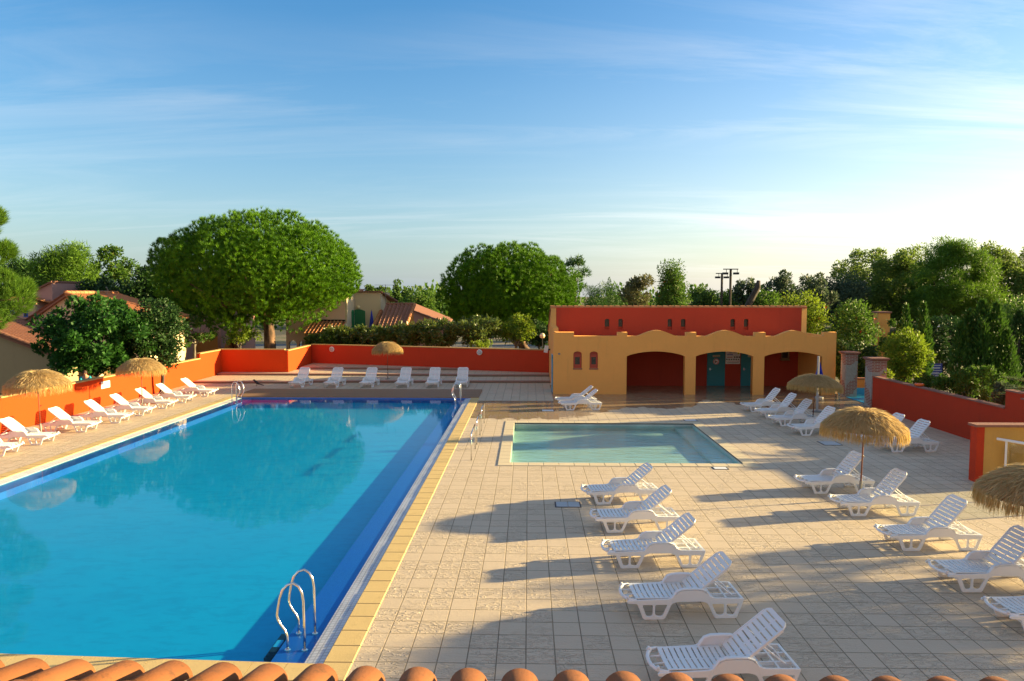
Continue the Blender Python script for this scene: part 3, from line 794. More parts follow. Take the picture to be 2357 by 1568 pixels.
def arched(x0, x1, z0, z1, k=.5):
    r = (x1-x0)/2; zc = z1-r*k
    return [(x0, z0), (x1, z0)]+[((x0+x1)/2+r*math.cos(math.pi*i/10), zc+r*k*math.sin(math.pi*i/10)) for i in range(11)]
wins = [arched(fx(203), fx(268), fz(575), fz(445), .62), arched(fx(328), fx(392), fz(575), fz(445), .62)]
ph = thing('pool_house', 'yellow and red pool house with three arches and a scalloped parapet', 'building', (0, YF, 0))
YT = .36
me = panel_mesh('arcade_wall', out, wins, YT); me.transform(Matrix.Translation((0, YT/2, 0)))
link('arcade_wall', me, M['house_yellow'], ph)
# side walls
dY = 42.9-YF
side = [(YT, -.05), (YT, 3.44), (.75, 3.44), (.75, 3.62), (dY-.02, 3.62), (dY-.02, 4.66), (48.2-YF, 3.1), (48.2-YF, -.05)]
me = panel_mesh('side_wall', side, (), .3, 0, 'YZ'); me.transform(Matrix.Translation((bx0+.15, 0, 0))); link('side_wall', me, M['house_yellow'], ph)
side2 = [(YT, -.05), (YT, 3.2), (dY-.02, 3.2), (dY-.02, 4.66), (48.2-YF, 3.1), (48.2-YF, -.05)]
me = panel_mesh('side_wall', side2, (), .3, 0, 'YZ'); me.transform(Matrix.Translation((bx1-.15, 0, 0))); link('side_wall', me, M['house_yellow'], ph)
# upper red wall with narrow arched niches, lower red wall of the porch
ux = lambda x: ((1640+x/2.562)*.7675-1217)*42.95/1620+.014
uz = lambda y: CH-((880+y/2.562)*.7675-678)*42.95/1620
niche = [(441,477),(545,579),(920,955),(1021,1056),(1397,1432),(1499,1533)]
holes = [arched(ux(a), ux(b), uz(277), uz(195), .45) for a, b in niche]
me = panel_mesh('upper_wall', [(bx0+.305, 2.75), (bx0+.305, 4.70), (bx1-.02, 4.70), (bx1-.02, 2.75)], holes, .25)
me.transform(Matrix.Translation((0, dY+.12, 0))); link('upper_wall', me, M['house_red'], ph)
for a, b in niche:
    f = MB().box(ux(a)-.03, dY+.16, uz(277)-.03, ux(b)+.03, dY+.20, uz(195)+.03).build('niche_window', M['window_dark'], ph)
    MB().box(ux(a), dY+.13, uz(277), ux(b), dY+.155, uz(255)).build('sill', M['house_red'], f)
MB().box(bx0+.31, dY-.45, -.05, 5.2, dY-.25, 3.0).box(5.2, dY-.44, -.05, bx1-.31, dY-.24, 3.0).build('porch_wall', M['house_red'], ph)
MB().box(bx0+.31, YT+.005, 2.72, bx1-.31, dY-.25, 2.95).build('porch_roof', M['house_cream'], ph)
MB().box(5.0, YT+.01, -.04, 5.25, dY-.46, 2.71).build('inner_wall', M['house_yellow'], ph)
MB().box(bx1-.62, YT+.01, -.04, bx1-.31, dY-.46, 2.71).build('inner_wall', M['house_yellow'], ph)
# tiled lean-to roof behind, ridge cap tiles on top of the red wall
tile_roof('roof', (bx1+.02, 48.5-YF, 3.08), (bx0-.05, 48.5-YF, 3.08), (bx0-.05, dY+.3, 4.72), (bx1+.02, dY+.3, 4.72), 'clay_tile', ph)
ridge_caps((bx0-.04, dY+.14, 4.70), (bx1+.02, dY+.14, 4.70), .125, .36).build('ridge_tiles', M['clay_tile'], ph)
# front windows: red frame, dark pane, brown sill
for (a, b) in ((203, 268), (328, 392)):
    w0, w1, z0, z1 = fx(a), fx(b), fz(575), fz(445)
    zc = z1-.20
    wf = MB().box(w0-.01, .16, z0-.01, w1+.01, .20, z1+.01).build('window', M['window_red'], ph)
    fr = MB(); fr.box(w0, .12, z0, w0+.10, .159, zc); fr.box(w1-.10, .12, z0, w1, .159, zc); fr.box(w0+.10, .12, zc-.12, w1-.10, .159, zc); fr.box(w0+.10, .12, z0, w1-.10, .159, z0+.20)
    fr.build('frame', M['window_red'], wf)
    MB().box(w0+.10, .15, z0+.20, w1-.10, .158, zc-.12).build('pane', M['window_dark'], wf)
    MB().box(w0-.02, -.03, z0-.07, w1+.02, .159, z0-.002).build('sill', M['wall_cap_brown'], wf)
# turquoise doors with cream plates
yd = dY-.45
dx = lambda x: ((1640+x/2.562)*.7675-1217)*(YF+yd)/1620+.013
for a, b in ((1233, 1357), (1490, 1612)):
    d = MB().box(dx(a), yd-.05, .01, dx(b), yd-.004, 2.16).build('door', M['turquoise_paint'], ph)
    f = MB(); f.box(dx(a)-.05, yd-.035, .0, dx(a)-.002, yd-.003, 2.21); f.box(dx(b)+.002, yd-.035, 0, dx(b)+.05, yd-.003, 2.21); f.box(dx(a)-.002, yd-.035, 2.165, dx(b)+.002, yd-.003, 2.21)
    f.build('door_frame', M['turquoise_paint'], d)
    h = MB(); h.tube([(dx(a)+.13, yd-.05, 1.03), (dx(a)+.13, yd-.10, 1.03), (dx(a)+.26, yd-.10, 1.03)], .012, 6); h.box(dx(a)+.10, yd-.056, .95, dx(a)+.16, yd-.051, 1.10)
    h.build('handle', M['steel'], d)
    xc = (dx(a)+dx(b))/2 if a < 1300 else dx(1562)
    pl = MB().box(xc-.22, yd-.062, 1.75, xc+.22, yd-.051, 1.87).build('name_plate', M['sign_cream'], d)
    text('DOUCHES' if a < 1300 else 'W.C.', .07, M['ink_dark'], d, (xc, yd-.0625, 1.785), (R(90), 0, 0), 'plate_lettering')
    if a < 1300:
        ring = MB().lathe([(.0,0),(.185,0),(.185,.01),(.0,.01)], 28).mesh('round_sign'); ring.transform(Matrix.Translation((xc-.01, yd-.052, 1.48)) @ Matrix.Rotation(R(90), 4, 'X'))
        rs = link('no_smoking_sign', ring, M['sign_white'], d)
        mb = MB(); N = 32
        mb.tube([(xc-.01+.16*math.cos(2*math.pi*i/N), yd-.066, 1.48+.16*math.sin(2*math.pi*i/N)) for i in range(N+1)], .018, 6)
        mb.tube([(xc-.12, yd-.066, 1.59), (xc+.10, yd-.066, 1.37)], .013, 6)
        mb.build('no_smoking_ring', M['ink_red'], d)
        MB().box(xc-.10, yd-.068, 1.46, xc+.07, yd-.063, 1.50).box(xc-.10, yd-.068, 1.40, xc-.02, yd-.063, 1.45).build('no_smoking_cigarette', M['ink_dark'], d)
# window high on the porch wall in the right arch
w = MB().box(dx(1788), yd-.06, 1.62, dx(1848), yd-.004, 2.5).build('window', M['wood_frame'], ph)
MB().box(dx(1788)+.05, yd-.068, 1.70, dx(1836), yd-.061, 2.45).build('pane', M['window_dark'], w)
MB().box(dx(1784), yd-.12, 1.55, dx(1852), yd-.004, 1.615).build('sill', M['wood_frame'], w)
# blue side door seen edge on, small grey fittings
MB().box(bx0-.05, .75, .0, bx0-.002, 1.75, 2.1).build('side_door', M['sky_blue_paint'], ph)
for z in (.35, 1.05, 1.9): MB().box(bx0-.075, .70, z, bx0-.051, .80, z+.1).build('hinge', M['sky_blue_paint'], ph)
MB().box(fx(86), -.03, fz(470), fx(102), -.002, fz(458)).build('wall_tap', M['grey_pipe'], ph)
# poster between the doors
po = thing('notice_board', 'white pool rules poster between the two turquoise doors', 'poster', ((dx(1367)+dx(1477))/2, YF+yd, 0))
hw = (dx(1477)-dx(1367))/2
MB().box(-hw, -.03, 1.33, hw, -.004, 2.46).build('board', M['sign_white'], po)
mb = MB()
for z, a, b in ((2.36,-.45,.45),(2.28,-.45,.45),(2.22,-.40,.30),(2.16,-.45,.42),(2.10,-.42,.40)): mb.box(a*hw*2, -.033, z, b*hw*2, -.031, z+.018)
mb.build('text_lines', M['ink_dark'], po)
text('BAIGNADE', .085, M['ink_dark'], po, (0, -.031, 1.98), (R(90), 0, 0), 'lettering')
MB().box(-.42*2*hw, -.033, 1.86, .0, -.031, 1.91).build('blue_line', M['ink_blue'], po)
MB().box(-.42*2*hw, -.033, 1.72, -.03, -.031, 1.755).build('red_line', M['ink_red'], po)
for k in range(4): MB().box(.06+k*.10, -.033, 1.69, .12+k*.10, -.031, 1.79).build('pictogram', M['ink_dark'], po)
for k in range(6): MB().box(-.40+k*.14, -.033, 1.57, -.32+k*.14, -.031, 1.64).build('pictogram', M['ink_dark'], po)
text('BAIGNADE NON SURVEILLEE', .062, M['ink_red'], po, (0, -.031, 1.475), (R(90), 0, 0), 'lettering')
MB().box(-.36, -.033, 1.41, .36, -.031, 1.43).build('text_line', M['ink_dark'], po)
bl = MB().lathe([(0,0),(.06,0),(.06,.004),(0,.004)], 16).mesh('badge'); bl.transform(Matrix.Translation((.33, -.031, 1.98)) @ Matrix.Rotation(R(90), 4, 'X')); link('yellow_badge', bl, M['ink_yellow'], po)
# ------------------------------------------------------------------ fittings
def wall_light(label, px, py):
    x = (px-1217)/1620.; # where the pixel's ray meets the sloping back wall
    d = ray(px, py); A_, B_ = Vector((-16.22,52.0)), Vector((1.34,47.0)); e = B_-A_
    k = (A_.x*e.y-A_.y*e.x)/(d.x*e.y-d.y*e.x); p = Vector((d.x*k, d.y*k, CH+d.z*k))
    ang = math.atan2(e.y, e.x)
    t = thing('wall_light', label, 'light', p, ang, 'round lights on the red wall')
    me = MB().lathe([(.0,0),(.20,0),(.20,.05),(.16,.085),(.15,.07),(0,.07)], 24).mesh('ring'); me.transform(Matrix.Rotation(R(90), 4, 'X')); link('ring', me, M['lamp_white'], t)
    me = MB().lathe([(.0,.071),(.145,.071),(.11,.10),(.0,.115)], 20).mesh('glass'); me.transform(Matrix.Rotation(R(90), 4, 'X')); link('lens', me, M['grey_lid'], t)
wall_light('round white bulkhead light on the red wall, left of the far parasol', 764, 804)
wall_light('round white bulkhead light on the red wall, right of the far parasol', 1104, 811)
p = G(0, 0)
t = thing('globe_lamp', 'cream globe lamp on a dark post beside the pool house', 'lamp', (1.0, 51.5, 0))
MB().lathe([(.001,-.2)]+[(.2*math.cos(R(a)), .2*math.sin(R(a))) for a in range(-80, 81, 16)]+[(.001,.2)], 20, (0,0,2.48)).build('globe', M['lamp_globe'], t, None, True)
MB().tube([(0,0,-.05),(0,0,2.30)], .035, 8).build('post', M['dark_metal'], t)
t = thing('loudspeaker', 'small white loudspeaker on a black bracket at the pool house side wall', 'loudspeaker', (bx0-.02, 44.6, 2.0))
mm = Matrix.Rotation(R(10), 4, 'Y')
MB().box(-.36,-.12,-.22,-.12,.12,.22, mm).build('cabinet', M['white_plastic'], t); MB().box(-.12,-.04,-.04,.02,.04,.06).build('bracket', M['dark_metal'], t)
# ladders
def ladder(label, x, y, s, rz=0, treads=True):
    t = thing('pool_ladder', label, 'ladder', (x, y, 0), rz, 'steel pool ladders')
    pth = [(.0,-.05),(-.005,.35),(-.01,.72),(-.03,.86),(-.08,.96),(-.16,1.01),(-.25,.985),(-.33,.90),(-.38,.77),(-.41,.62),(-.43,.50),(-.415,.42),(-.37,.34),(-.31,.26),(-.275,.17),(-.27,.05),(-.27,-.06)]
    for yy in (-.27, .27):
        MB().tube([(q[0]*s, yy, q[1]) for q in pth], .021, 10).build('rail', M['steel'], t, None, True)
    for yy in (-.27, .27):
        for xx in (0., -.27*s): MB().lathe([(.05,0),(.05,.012),(.028,.03),(.022,.03)], 14, (xx, yy, ZL)).build('flange', M['steel'], t)
    if treads:
        for k, z in enumerate((-.12, -.175, -.23)):
            mb = MB(); xx = -.46*s-(.04*k)*s
            mb.box(min(xx, xx-.1*s), -.27, z, max(xx, xx-.1*s), .27, z+.03); tr = mb.build('tread', M['sky_blue_paint'], t)
            for ya, yb in ((-.29, -.14), (.10, .29)): MB().box(min(xx, xx-.1*s)-.006, ya, z-.01, max(xx, xx-.1*s)+.006, yb, z+.036).build('tread_cap', M['black_rubber'], tr)
ladder('steel pool ladder at the near right corner of the main pool', -3.50, 10.88, 1.)
ladder('steel pool ladder at the far right corner of the main pool by the wooden deck', -3.46, 35.6, 1., 0, False)
ladder('steel pool ladder at the far left corner of the main pool', -15.28, 35.9, -1., 0, False)
# inverted-U handrails beside the coping
for k, (y0, y1, lb) in enumerate(((23.05, 24.75, 'nearest'), (25.5, 27.2, 'middle'), (28.1, 29.8, 'farthest'))):
    t = thing('handrail', 'low steel handrail between the two pools, %s of the three in line' % lb, 'handrail', (-1.9, y0, 0), 0, 'steel handrails between the pools')
    L = y1-y0
    MB().tube([(0,0,-.02),(0,0,.80),(0,.03,.87),(0,.10,.90),(0,L-.10,.90),(0,L-.03,.87),(0,L,.80),(0,L,-.02)], .020, 10).build('rail', M['steel'], t, None, True)
# lids in the paving
def lid(label, x, y, sx, sy, m='grey_lid', n=1, rz=0):
    t = thing('drain_cover', label, 'cover', (x, y, 0), rz)
    mb = MB()
    for k in range(n): mb.cbox(-sx/2+k*sx/n+.008, -sy/2, .002, -sx/2+(k+1)*sx/n-.008, sy/2, .016, .004)
    mb.build('lid', M[m], t); mb = MB()
    for a, b, c, d in ((-sx/2-.03,-sy/2-.03,sx/2+.03,-sy/2),(-sx/2-.03,sy/2,sx/2+.03,sy/2+.03),(-sx/2-.03,-sy/2,-sx/2,sy/2),(sx/2,-sy/2,sx/2+.03,sy/2)): mb.box(a,b,.002,c,d,.010)
    mb.build('frame', M['dark_metal'], t)
p = G(1307,1162); lid('double grey inspection cover in the paving near the first pool lounger', p.x, p.y, .62, .42, 'grey_lid', 2)
p = G(1261,945.5); lid('white inspection cover on the wet paving by the paired loungers', p.x, p.y, .55, .38, 'sign_white')
p = G(1910,1021); lid('white inspection cover on wet paving beyond the large parasol', p.x, p.y, .62, .62, 'grey_lid')
p = G(1657,1077.5); t = lid('small square skimmer lid at the near corner of the small pool', p.x, p.y-.05, .42, .26, 'sign_white')
p = G(1596,973); t = lid('small skimmer lid on the far edge of the small pool', p.x, p.y+.55, .5, .3, 'sign_white')
# sign on the orange wall
t = thing('depth_sign', 'small white depth sign on the orange wall between the two left parasols', 'sign', (-20.8+.012, 33.9, 1.08), R(90))
MB().box(-.36,-.004,-.17,.36,.004,.17).build('plate', M['sign_white'], t)
text('PROFONDEUR', .098, M['ink_red'], t, (0,-.0045,.03), (R(90),0,0)); text('2 m 40', .12, M['ink_dark'], t, (0,-.0045,-.12), (R(90),0,0))
# ================================================================== SUN LOUNGERS (x from foot to head, y across)
LW = .36
def slatted(x0, x1, n, hw, sag, z, ends=None, gap=.022):
    """a moulded slatted panel: curved slats joined by two edge bands and a spine"""
    mb = MB(); st = (x1-x0)/n; ys = np.linspace(-1, 1, 9)
    zz = lambda y: z-sag*(1-y*y)
    def strip(xa, xb, ya, yb, k=2, w=lambda x: hw):
        t = .012; yy = np.linspace(ya, yb, k+1)
        vs = []
        for x in (xa, xb):
            for y in yy: vs.append((x, y*w(x), zz(y)))
        for x in (xa, xb):
            for y in yy: vs.append((x, y*w(x), zz(y)-t))
        m = k+1; fs = []
        for i in range(k): fs += [(i, m+i, m+i+1, i+1), (2*m+i, 2*m+i+1, 3*m+i+1, 3*m+i)]
        fs += [tuple(range(0, m))+tuple(range(3*m-1, 2*m-1, -1)), tuple(range(2*m-1, m-1, -1))+tuple(range(3*m, 4*m)), (0, 2*m, 3*m, m), (k, m+k, 3*m+k, 2*m+k)]
        mb.add(vs, fs)
    w = ends or (lambda x: hw)
    for i in range(n):
        a = x0+i*st; b = a+st-gap
        if ends and i >= n-2:
            for q in range(3): strip(a+(b-a)*q/3, a+(b-a)*(q+1)/3, -1, 1, 8, w)
        else: strip(a, b, -1, 1, 8, w)
        if i < n-1:
            for ya, yb in ((-1, -.88), (-.035, .035), (.88, 1)): strip(b, b+gap, ya, yb, 1, w)
    return mb
def make_lounger(ang=R(55)):
    t = thing('sun_lounger', 'white plastic sun lounger', 'sun lounger')
    wp = M['white_plastic']
    outl = [(.0,.335,.03),(.0,.285,.03),(.17,.275,.03),(.275,.0,.035),(.64,.0,.035),(.755,.27,.05),(.86,.30,.03),(1.27,.30,.03),(1.375,.27,.05),(1.50,.0,.035),(1.875,.0,.035),(1.975,.265,.03),(2.0,.345,.02),
            (1.44,.365,.08),(1.30,.495,.12),(.90,.495,.12),(.755,.355,.08)]
    def dh(a, b, c, d): return fillet([(a,.05+.005),(b,.055),(c,.255),(d,.255)], .045, 4)
    holes = [fillet([(.325,.06),(.435,.06,.06),(.435,.255),(.255,.255)], .03), fillet([(.475,.06,.06),(.60,.06),(.69,.255),(.475,.255)], .03),
             fillet([(1.535,.06),(1.66,.06,.06),(1.66,.255),(1.445,.255)], .03), fillet([(1.70,.06,.06),(1.83,.06),(1.91,.255),(1.70,.255)], .03)]
    me = panel_mesh('side_frame', fillet(outl, .03), holes, .034, .008)
    hump = [(.275,.01),(.33,.02),(.64,.02),(.70,.14),(.765,.31),(.80,.40),(.86,.475),(.95,.505),(1.10,.51),(1.25,.505),(1.34,.47),(1.385,.40),(1.41,.33),(1.46,.14),(1.51,.02),(1.87,.02)]
    for s in (-1, 1):
        o = link('side_frame', me.copy() if s > 0 else me, wp, t); o.location = (0, s*(LW-.017), 0)
        # rounded rim that runs over the armrest
        mb = MB()
        pts = hump[2:-1]
        vs = []; fs = []; prof = [(-.022,.0),(-.022,.014),(.0,.022),(.04*1,.02),(.05,.008),(.05,.0)]
        for i, (x, z) in enumerate(pts):
            a = Vector(pts[max(0, i-1)]); b = Vector(pts[min(len(pts)-1, i+1)]); d = (b-a).normalized(); nn = Vector((-d.y, d.x))
            for (u, h) in prof: vs.append((x+nn.x*h, -u*s*1.0, z+nn.y*h))
        m = len(prof)
        for i in range(len(pts)-1):
            for k in range(m): fs.append((i*m+k, i*m+(k+1) % m, (i+1)*m+(k+1) % m, (i+1)*m+k))
        fs += [tuple(range(m)), tuple(range(len(pts)*m-1, len(pts)*m-m-1, -1))]
        mb.add(vs, fs).build('armrest_rim', wp, o)
    hw = LW-.045
    slatted(.15, 1.09, 11, hw, .022, .362).build('seat', wp, t)
    mb = MB()                                              # looped foot end
    loop = [(.16,-LW+.03,.33),(.06,-LW+.05,.335),(.0,-LW+.14,.33),(-.035,-.12,.325),(-.045,0,.325),(-.035,.12,.325),(.0,LW-.14,.33),(.06,LW-.05,.335),(.16,LW-.03,.33)]
    mb.tube(loop, .028, 8); mb.tube([(.0,-.10,.33),(.16,-.10,.345)], .012, 6); mb.tube([(.0,.10,.33),(.16,.10,.345)], .012, 6)
    mb.box(.005, -LW+.06, .345, .04, -LW+.12, .385); mb.box(.005, LW-.12, .345, .04, LW-.06, .385)
    mb.build('foot_loop', wp, t, None, True)
    mb = MB()                                              # tail grid under the backrest
    mb.box(1.95,-LW+.035,.295,1.99,LW-.035,.345); mb.box(1.45,-LW+.035,.30,1.49,LW-.035,.34); mb.box(1.10,-LW+.035,.29,1.14,LW-.035,.335)
    for y in (-.12, .12): mb.box(1.49,y-.015,.305,1.95,y+.015,.335)
    mb.box(1.70,-LW+.035,.306,1.73,LW-.035,.334)
    for x in (.22, .70, 1.42, 1.92): mb.box(x,-LW+.034,.20,x+.025,LW-.034,.275)
    for y in (-.14, .14): mb.box(.10,y-.012,.255,1.96,y+.012,.305)
    mb.build('tail_frame', wp, t)
    # backrest: local panel along +x from the hinge, then tilted
    bl = .94
    end = lambda x: hw*(1-.0*x) if x < bl-.12 else hw*(1-.45*((x-(bl-.12))/.12)**2.2)
    b = slatted(.02, bl, 10, hw, .02, .0, end)
    for s in (-1, 1): b.box(.02, s*hw-.012, -.03, bl-.12, s*hw+.012, .006)
    o = b.build('backrest', wp, t); o.location = (1.10, 0, .372); o.rotation_euler = (0, -ang, 0)
    mb = MB(); c, s_ = math.cos(ang), math.sin(ang)
    for y in (-.2, .2):
        a0 = Vector((1.10+c*.46, y, .372+s_*.46-.02)); mb.tube([a0, (1.84, y, .34)], .013, 6)
    mb.tube([(1.84,-.2,.34),(1.84,.2,.34)], .013, 6)
    mb.build('back_prop', wp, t)
    return t
lounger0 = make_lounger(R(39))
lounger_up = make_lounger(R(50))
used = {}
def place_lounger(x, y, deg, label, group, near=1, src=None):
    """x, y: ground point under the outer front foot nearest to the camera; deg: direction foot -> head"""
    src = src or lounger0
    o = src if src.name not in used else copy_tree(src); used[src.name] = 1
    a = R(deg); c, s = math.cos(a), math.sin(a); lx, ly = .275, -LW*near
    o.location = (x-(lx*c-ly*s), y-(lx*s+ly*c), 0); o.rotation_euler = (0, 0, a); o['label'] = label; o['group'] = group
    return o
ordn = ['nearest', 'second nearest', 'third', 'fourth', 'fifth', 'sixth', 'seventh', 'farthest']
gM = 'loungers in a row beside the main pool coping'
for (x, y, d), w in zip(((2.05,9.36,4), (1.95,11.63,3.6), (1.86,13.86,3.6), (1.82,15.98,5), (1.79,18.15,8)), ('nearest, its feet hidden by the roof tiles', 'second nearest', 'middle one', 'fourth, close to the grey double cover', 'farthest, closest to the small pool')):
    place_lounger(x, y, d, 'white lounger in the central row, '+w, gM)
gR = 'loungers in a row on the right hand paving'
for (x, y, d, s), w in zip(((8.03,11.2,2,lounger_up), (8.03,12.88,2,lounger_up), (8.04,14.97,2.2,lounger_up), (8.02,17.34,2.6,lounger_up), (7.9,19.3,5,lounger_up)),
                        ('only its foot end in the picture', 'cut by the picture edge', 'whole, with long shadow beside it', 'just in front of the large parasol pole', 'just behind the large parasol pole')):
    place_lounger(x, y, d, 'steep backed white lounger in the right row, '+w, gR, 1, s)
gF = 'loungers near the pool house parasol'
for (x, y, d), w in zip(((10.43,32.9,6), (10.55,31.2,6), (10.54,29.36,8), (10.64,27.36,8)), ('farthest, nearest the arches', 'second from the arches', 'right in front of the parasol pole', 'half hidden behind the large thatched parasol')):
    place_lounger(x, y, d, 'white lounger by the pool house parasol, '+w, gF, 1, lounger_up)
place_lounger(12.5, 25.85, 6, 'white plastic lounger near the garden wall, the one behind', 'pair of loungers near the garden wall', 1, lounger_up)
place_lounger(12.68, 24.52, 6, 'white plastic lounger near the garden wall, the one in front', 'pair of loungers near the garden wall', 1, lounger_up)
place_lounger(1.8, 33.2, 7, 'white plastic lounger in front of the yellow pool house, front one of two', 'pair of loungers by the pool house')
place_lounger(1.68, 34.5, 6, 'white plastic lounger against the yellow pool house, rear one of two', 'pair of loungers by the pool house')
gL = 'loungers in a row along the orange wall'
for k, y in enumerate((23.2, 25.0, 27.41, 29.39, 31.22, 33.22, 34.99, 37.25)):
    x = (-17.85, -17.82, -17.70, -17.49, -17.49, -17.47, -17.40, -17.30)[k]
    place_lounger(x, y, 180+(3, 2, 1, 2, 1, 0, 0, -3)[k], 'sunlit white lounger along the orange wall, '+('%s from the near end' % ordn[k] if k not in (0, 7) else ('cut by the picture edge' if k == 0 else 'farthest of the row')), gL, -1)
gB = 'loungers facing the camera beyond the wooden deck'
for k, x in enumerate((-14.12, -12.06, -9.96, -7.86, -6.07, -4.35)):
    # foot towards the camera; the picked point is the left front foot
    a = R(90-6+k*1.2); c, s = math.cos(a), math.sin(a); lx, ly = .275, LW
    o = copy_tree(lounger_up); o.location = (x-(lx*c-ly*s), 41.05+k*.04-(lx*s+ly*c), 0); o.rotation_euler = (0, 0, a)
    o['group'] = gB; o['label'] = 'white lounger facing the pool behind the wooden deck, '+['first from the left', 'second from the left', 'third from the left', 'fourth from the left', 'fifth from the left', 'last on the right'][k]
# ================================================================== THATCHED PARASOLS
def make_parasol():
    rng = np.random.default_rng(77)
    t = thing('thatched_parasol', 'thatched parasol', 'parasol')
    MB().tube([(0,0,.35),(0,0,2.30)], .022, 10).build('pole', M['rusty_steel'], t, None, True)
    bt = MB().tube([(0,0,.0),(0,0,.5)], .042, 12).lathe([(.19,0),(.19,.03),(.05,.05)], 18).build('base_tube', M['grey_pipe'], t)
    kn = MB(); kn.tube([(.0,.02,1.12),(.06,.02,1.12)], .012, 6); kn.lathe([(.001,-.025),(.025,0),(.001,.025)], 8, (.075,.02,1.12)); kn.build('clamp_knob', M['dark_metal'], t)
    Rr, zt, zr = 1.15, 2.34, 1.88
    dome = lambda r: zr+(zt-zr)*(1-(r/Rr)**2.2)
    mb = MB(); prof = [(max(.001, Rr*k/9), dome(Rr*k/9)-.03) for k in range(10)]
    mb.lathe(prof, 32); ths = mb.build('canopy', M['straw_thatch'], t, None, True)
    n = 6500; r = Rr*rng.uniform(0, 1, n)**.6; a = rng.uniform(0, 2*math.pi, n)
    # shaggy clumps: several layers, each ending in a ragged edge
    sl = (zt-zr)*2.2*(r/Rr)**1.2/Rr
    out = np.stack([np.cos(a), np.sin(a), -sl], 1); tang = np.stack([-np.sin(a), np.cos(a), np.zeros(n)], 1)
    D = unit(unit(out)+tang*rng.normal(0, .38, n)[:, None]+np.array([0, 0, 1.])*rng.uniform(-.06, .16, n)[:, None])
    p = np.stack([r*np.cos(a), r*np.sin(a), dome(r)+rng.uniform(-.02, .035, n)], 1)
    L = np.minimum(rng.uniform(.16, .42, n), (Rr*1.03-r)*1.25+.05)
    link('thatch', leafmesh('thatch', p, D, L, .013, rng), M['straw_thatch'], ths)
    n2 = 46; aa = rng.uniform(0, 2*math.pi, n2)
    # fringe, in eight valances with gaps
    n = 2600; a = rng.uniform(0, 2*math.pi, n); k = (a/(2*math.pi)*8) % 1.; a = a[(k > .035) & (k < .965)]; n = len(a)
    rr = Rr*rng.uniform(.97, 1.04, n)
    p = np.stack([rr*np.cos(a), rr*np.sin(a), zr+rng.uniform(-.03, .07, n)], 1)
    D = unit(np.stack([np.cos(a)*.16, np.sin(a)*.16, -np.ones(n)], 1)+rng.normal(0, .07, (n, 3)))
    L = rng.uniform(.20, .36, n)
    link('fringe', leafmesh('fringe', p, D, L, .012, rng), M['straw_fringe'], t)
    rb = MB()
    for q in range(8):
        an = 2*math.pi*q/8; rb.tube([(0,0,2.2),(Rr*math.cos(an), Rr*math.sin(an), zr)], .01, 5)
    rb.build('ribs', M['rusty_steel'], t)
    return t
par0 = make_parasol()
for k, (x, y, s, sz, rz, tilt, lb) in enumerate((
        (8.90,18.8,1.03,1.04,.3,.03,'large thatched parasol standing among the right hand loungers'),
        (-18.75,26.35,1.06,1.10,.9,-.02,'thatched parasol nearest along the orange wall'),
        (-18.55,33.1,1.02,1.03,1.7,.02,'thatched parasol farther along the orange wall beside the depth sign'),
        (-8.95,44.3,.93,1.0,2.2,0,'thatched parasol standing on the step before the far red wall'),
        (12.0,29.75,1.04,.90,.5,.05,'thatched parasol in front of the pool house arches'),
        (9.45,12.9,1.05,1.0,1.1,-.03,'thatched parasol cut off by the right edge'))):
    o = par0 if k == 0 else copy_tree(par0)
    o.location = (x, y, .13 if k == 3 else 0); o.scale = (s*.86, s*.86, sz); o.rotation_euler = (0, tilt, rz); o['label'] = lb; o['group'] = 'thatched parasols'
# folded blue parasol and grey mast by the pool house
t = thing('folded_parasol', 'folded dark blue parasol leaning beside the right arch', 'parasol', (15.45, 37.6, 0))
mb = MB(); N = 12; vs = []; prof = [(.02,1.95),(.09,1.7),(.17,1.4),(.24,1.15),(.28,.95)]
for i, (r, z) in enumerate(prof):
    for k in range(N*2):
        a = math.pi*k/N; q = r*(1 if k % 2 else .62); vs.append((q*math.cos(a)*.9, q*math.sin(a), z))
fs = [(i*24+k, i*24+(k+1) % 24, (i+1)*24+(k+1) % 24, (i+1)*24+k) for i in range(len(prof)-1) for k in range(24)]+[tuple(range(24))]
mb.add(vs, fs).build('canopy', M['parasol_blue'], t)
MB().tube([(0,0,0),(0,0,2.02)], .022, 8).build('pole', M['grey_pipe'], t); MB().lathe([(.25,0),(.25,.06),(.06,.10)], 16).build('base', M['concrete'], t)
p = G(1877, 946)
t = thing('parasol_mast', 'bare grey mast with no canopy near the pool house right arch', 'mast', (p.x-.05, p.y-.3, 0))
MB().tube([(0,0,0),(0,0,2.62)], .055, 8).build('mast', M['concrete'], t); MB().lathe([(.22,0),(.22,.05),(.07,.08)], 16).build('base', M['grey_pipe'], t)
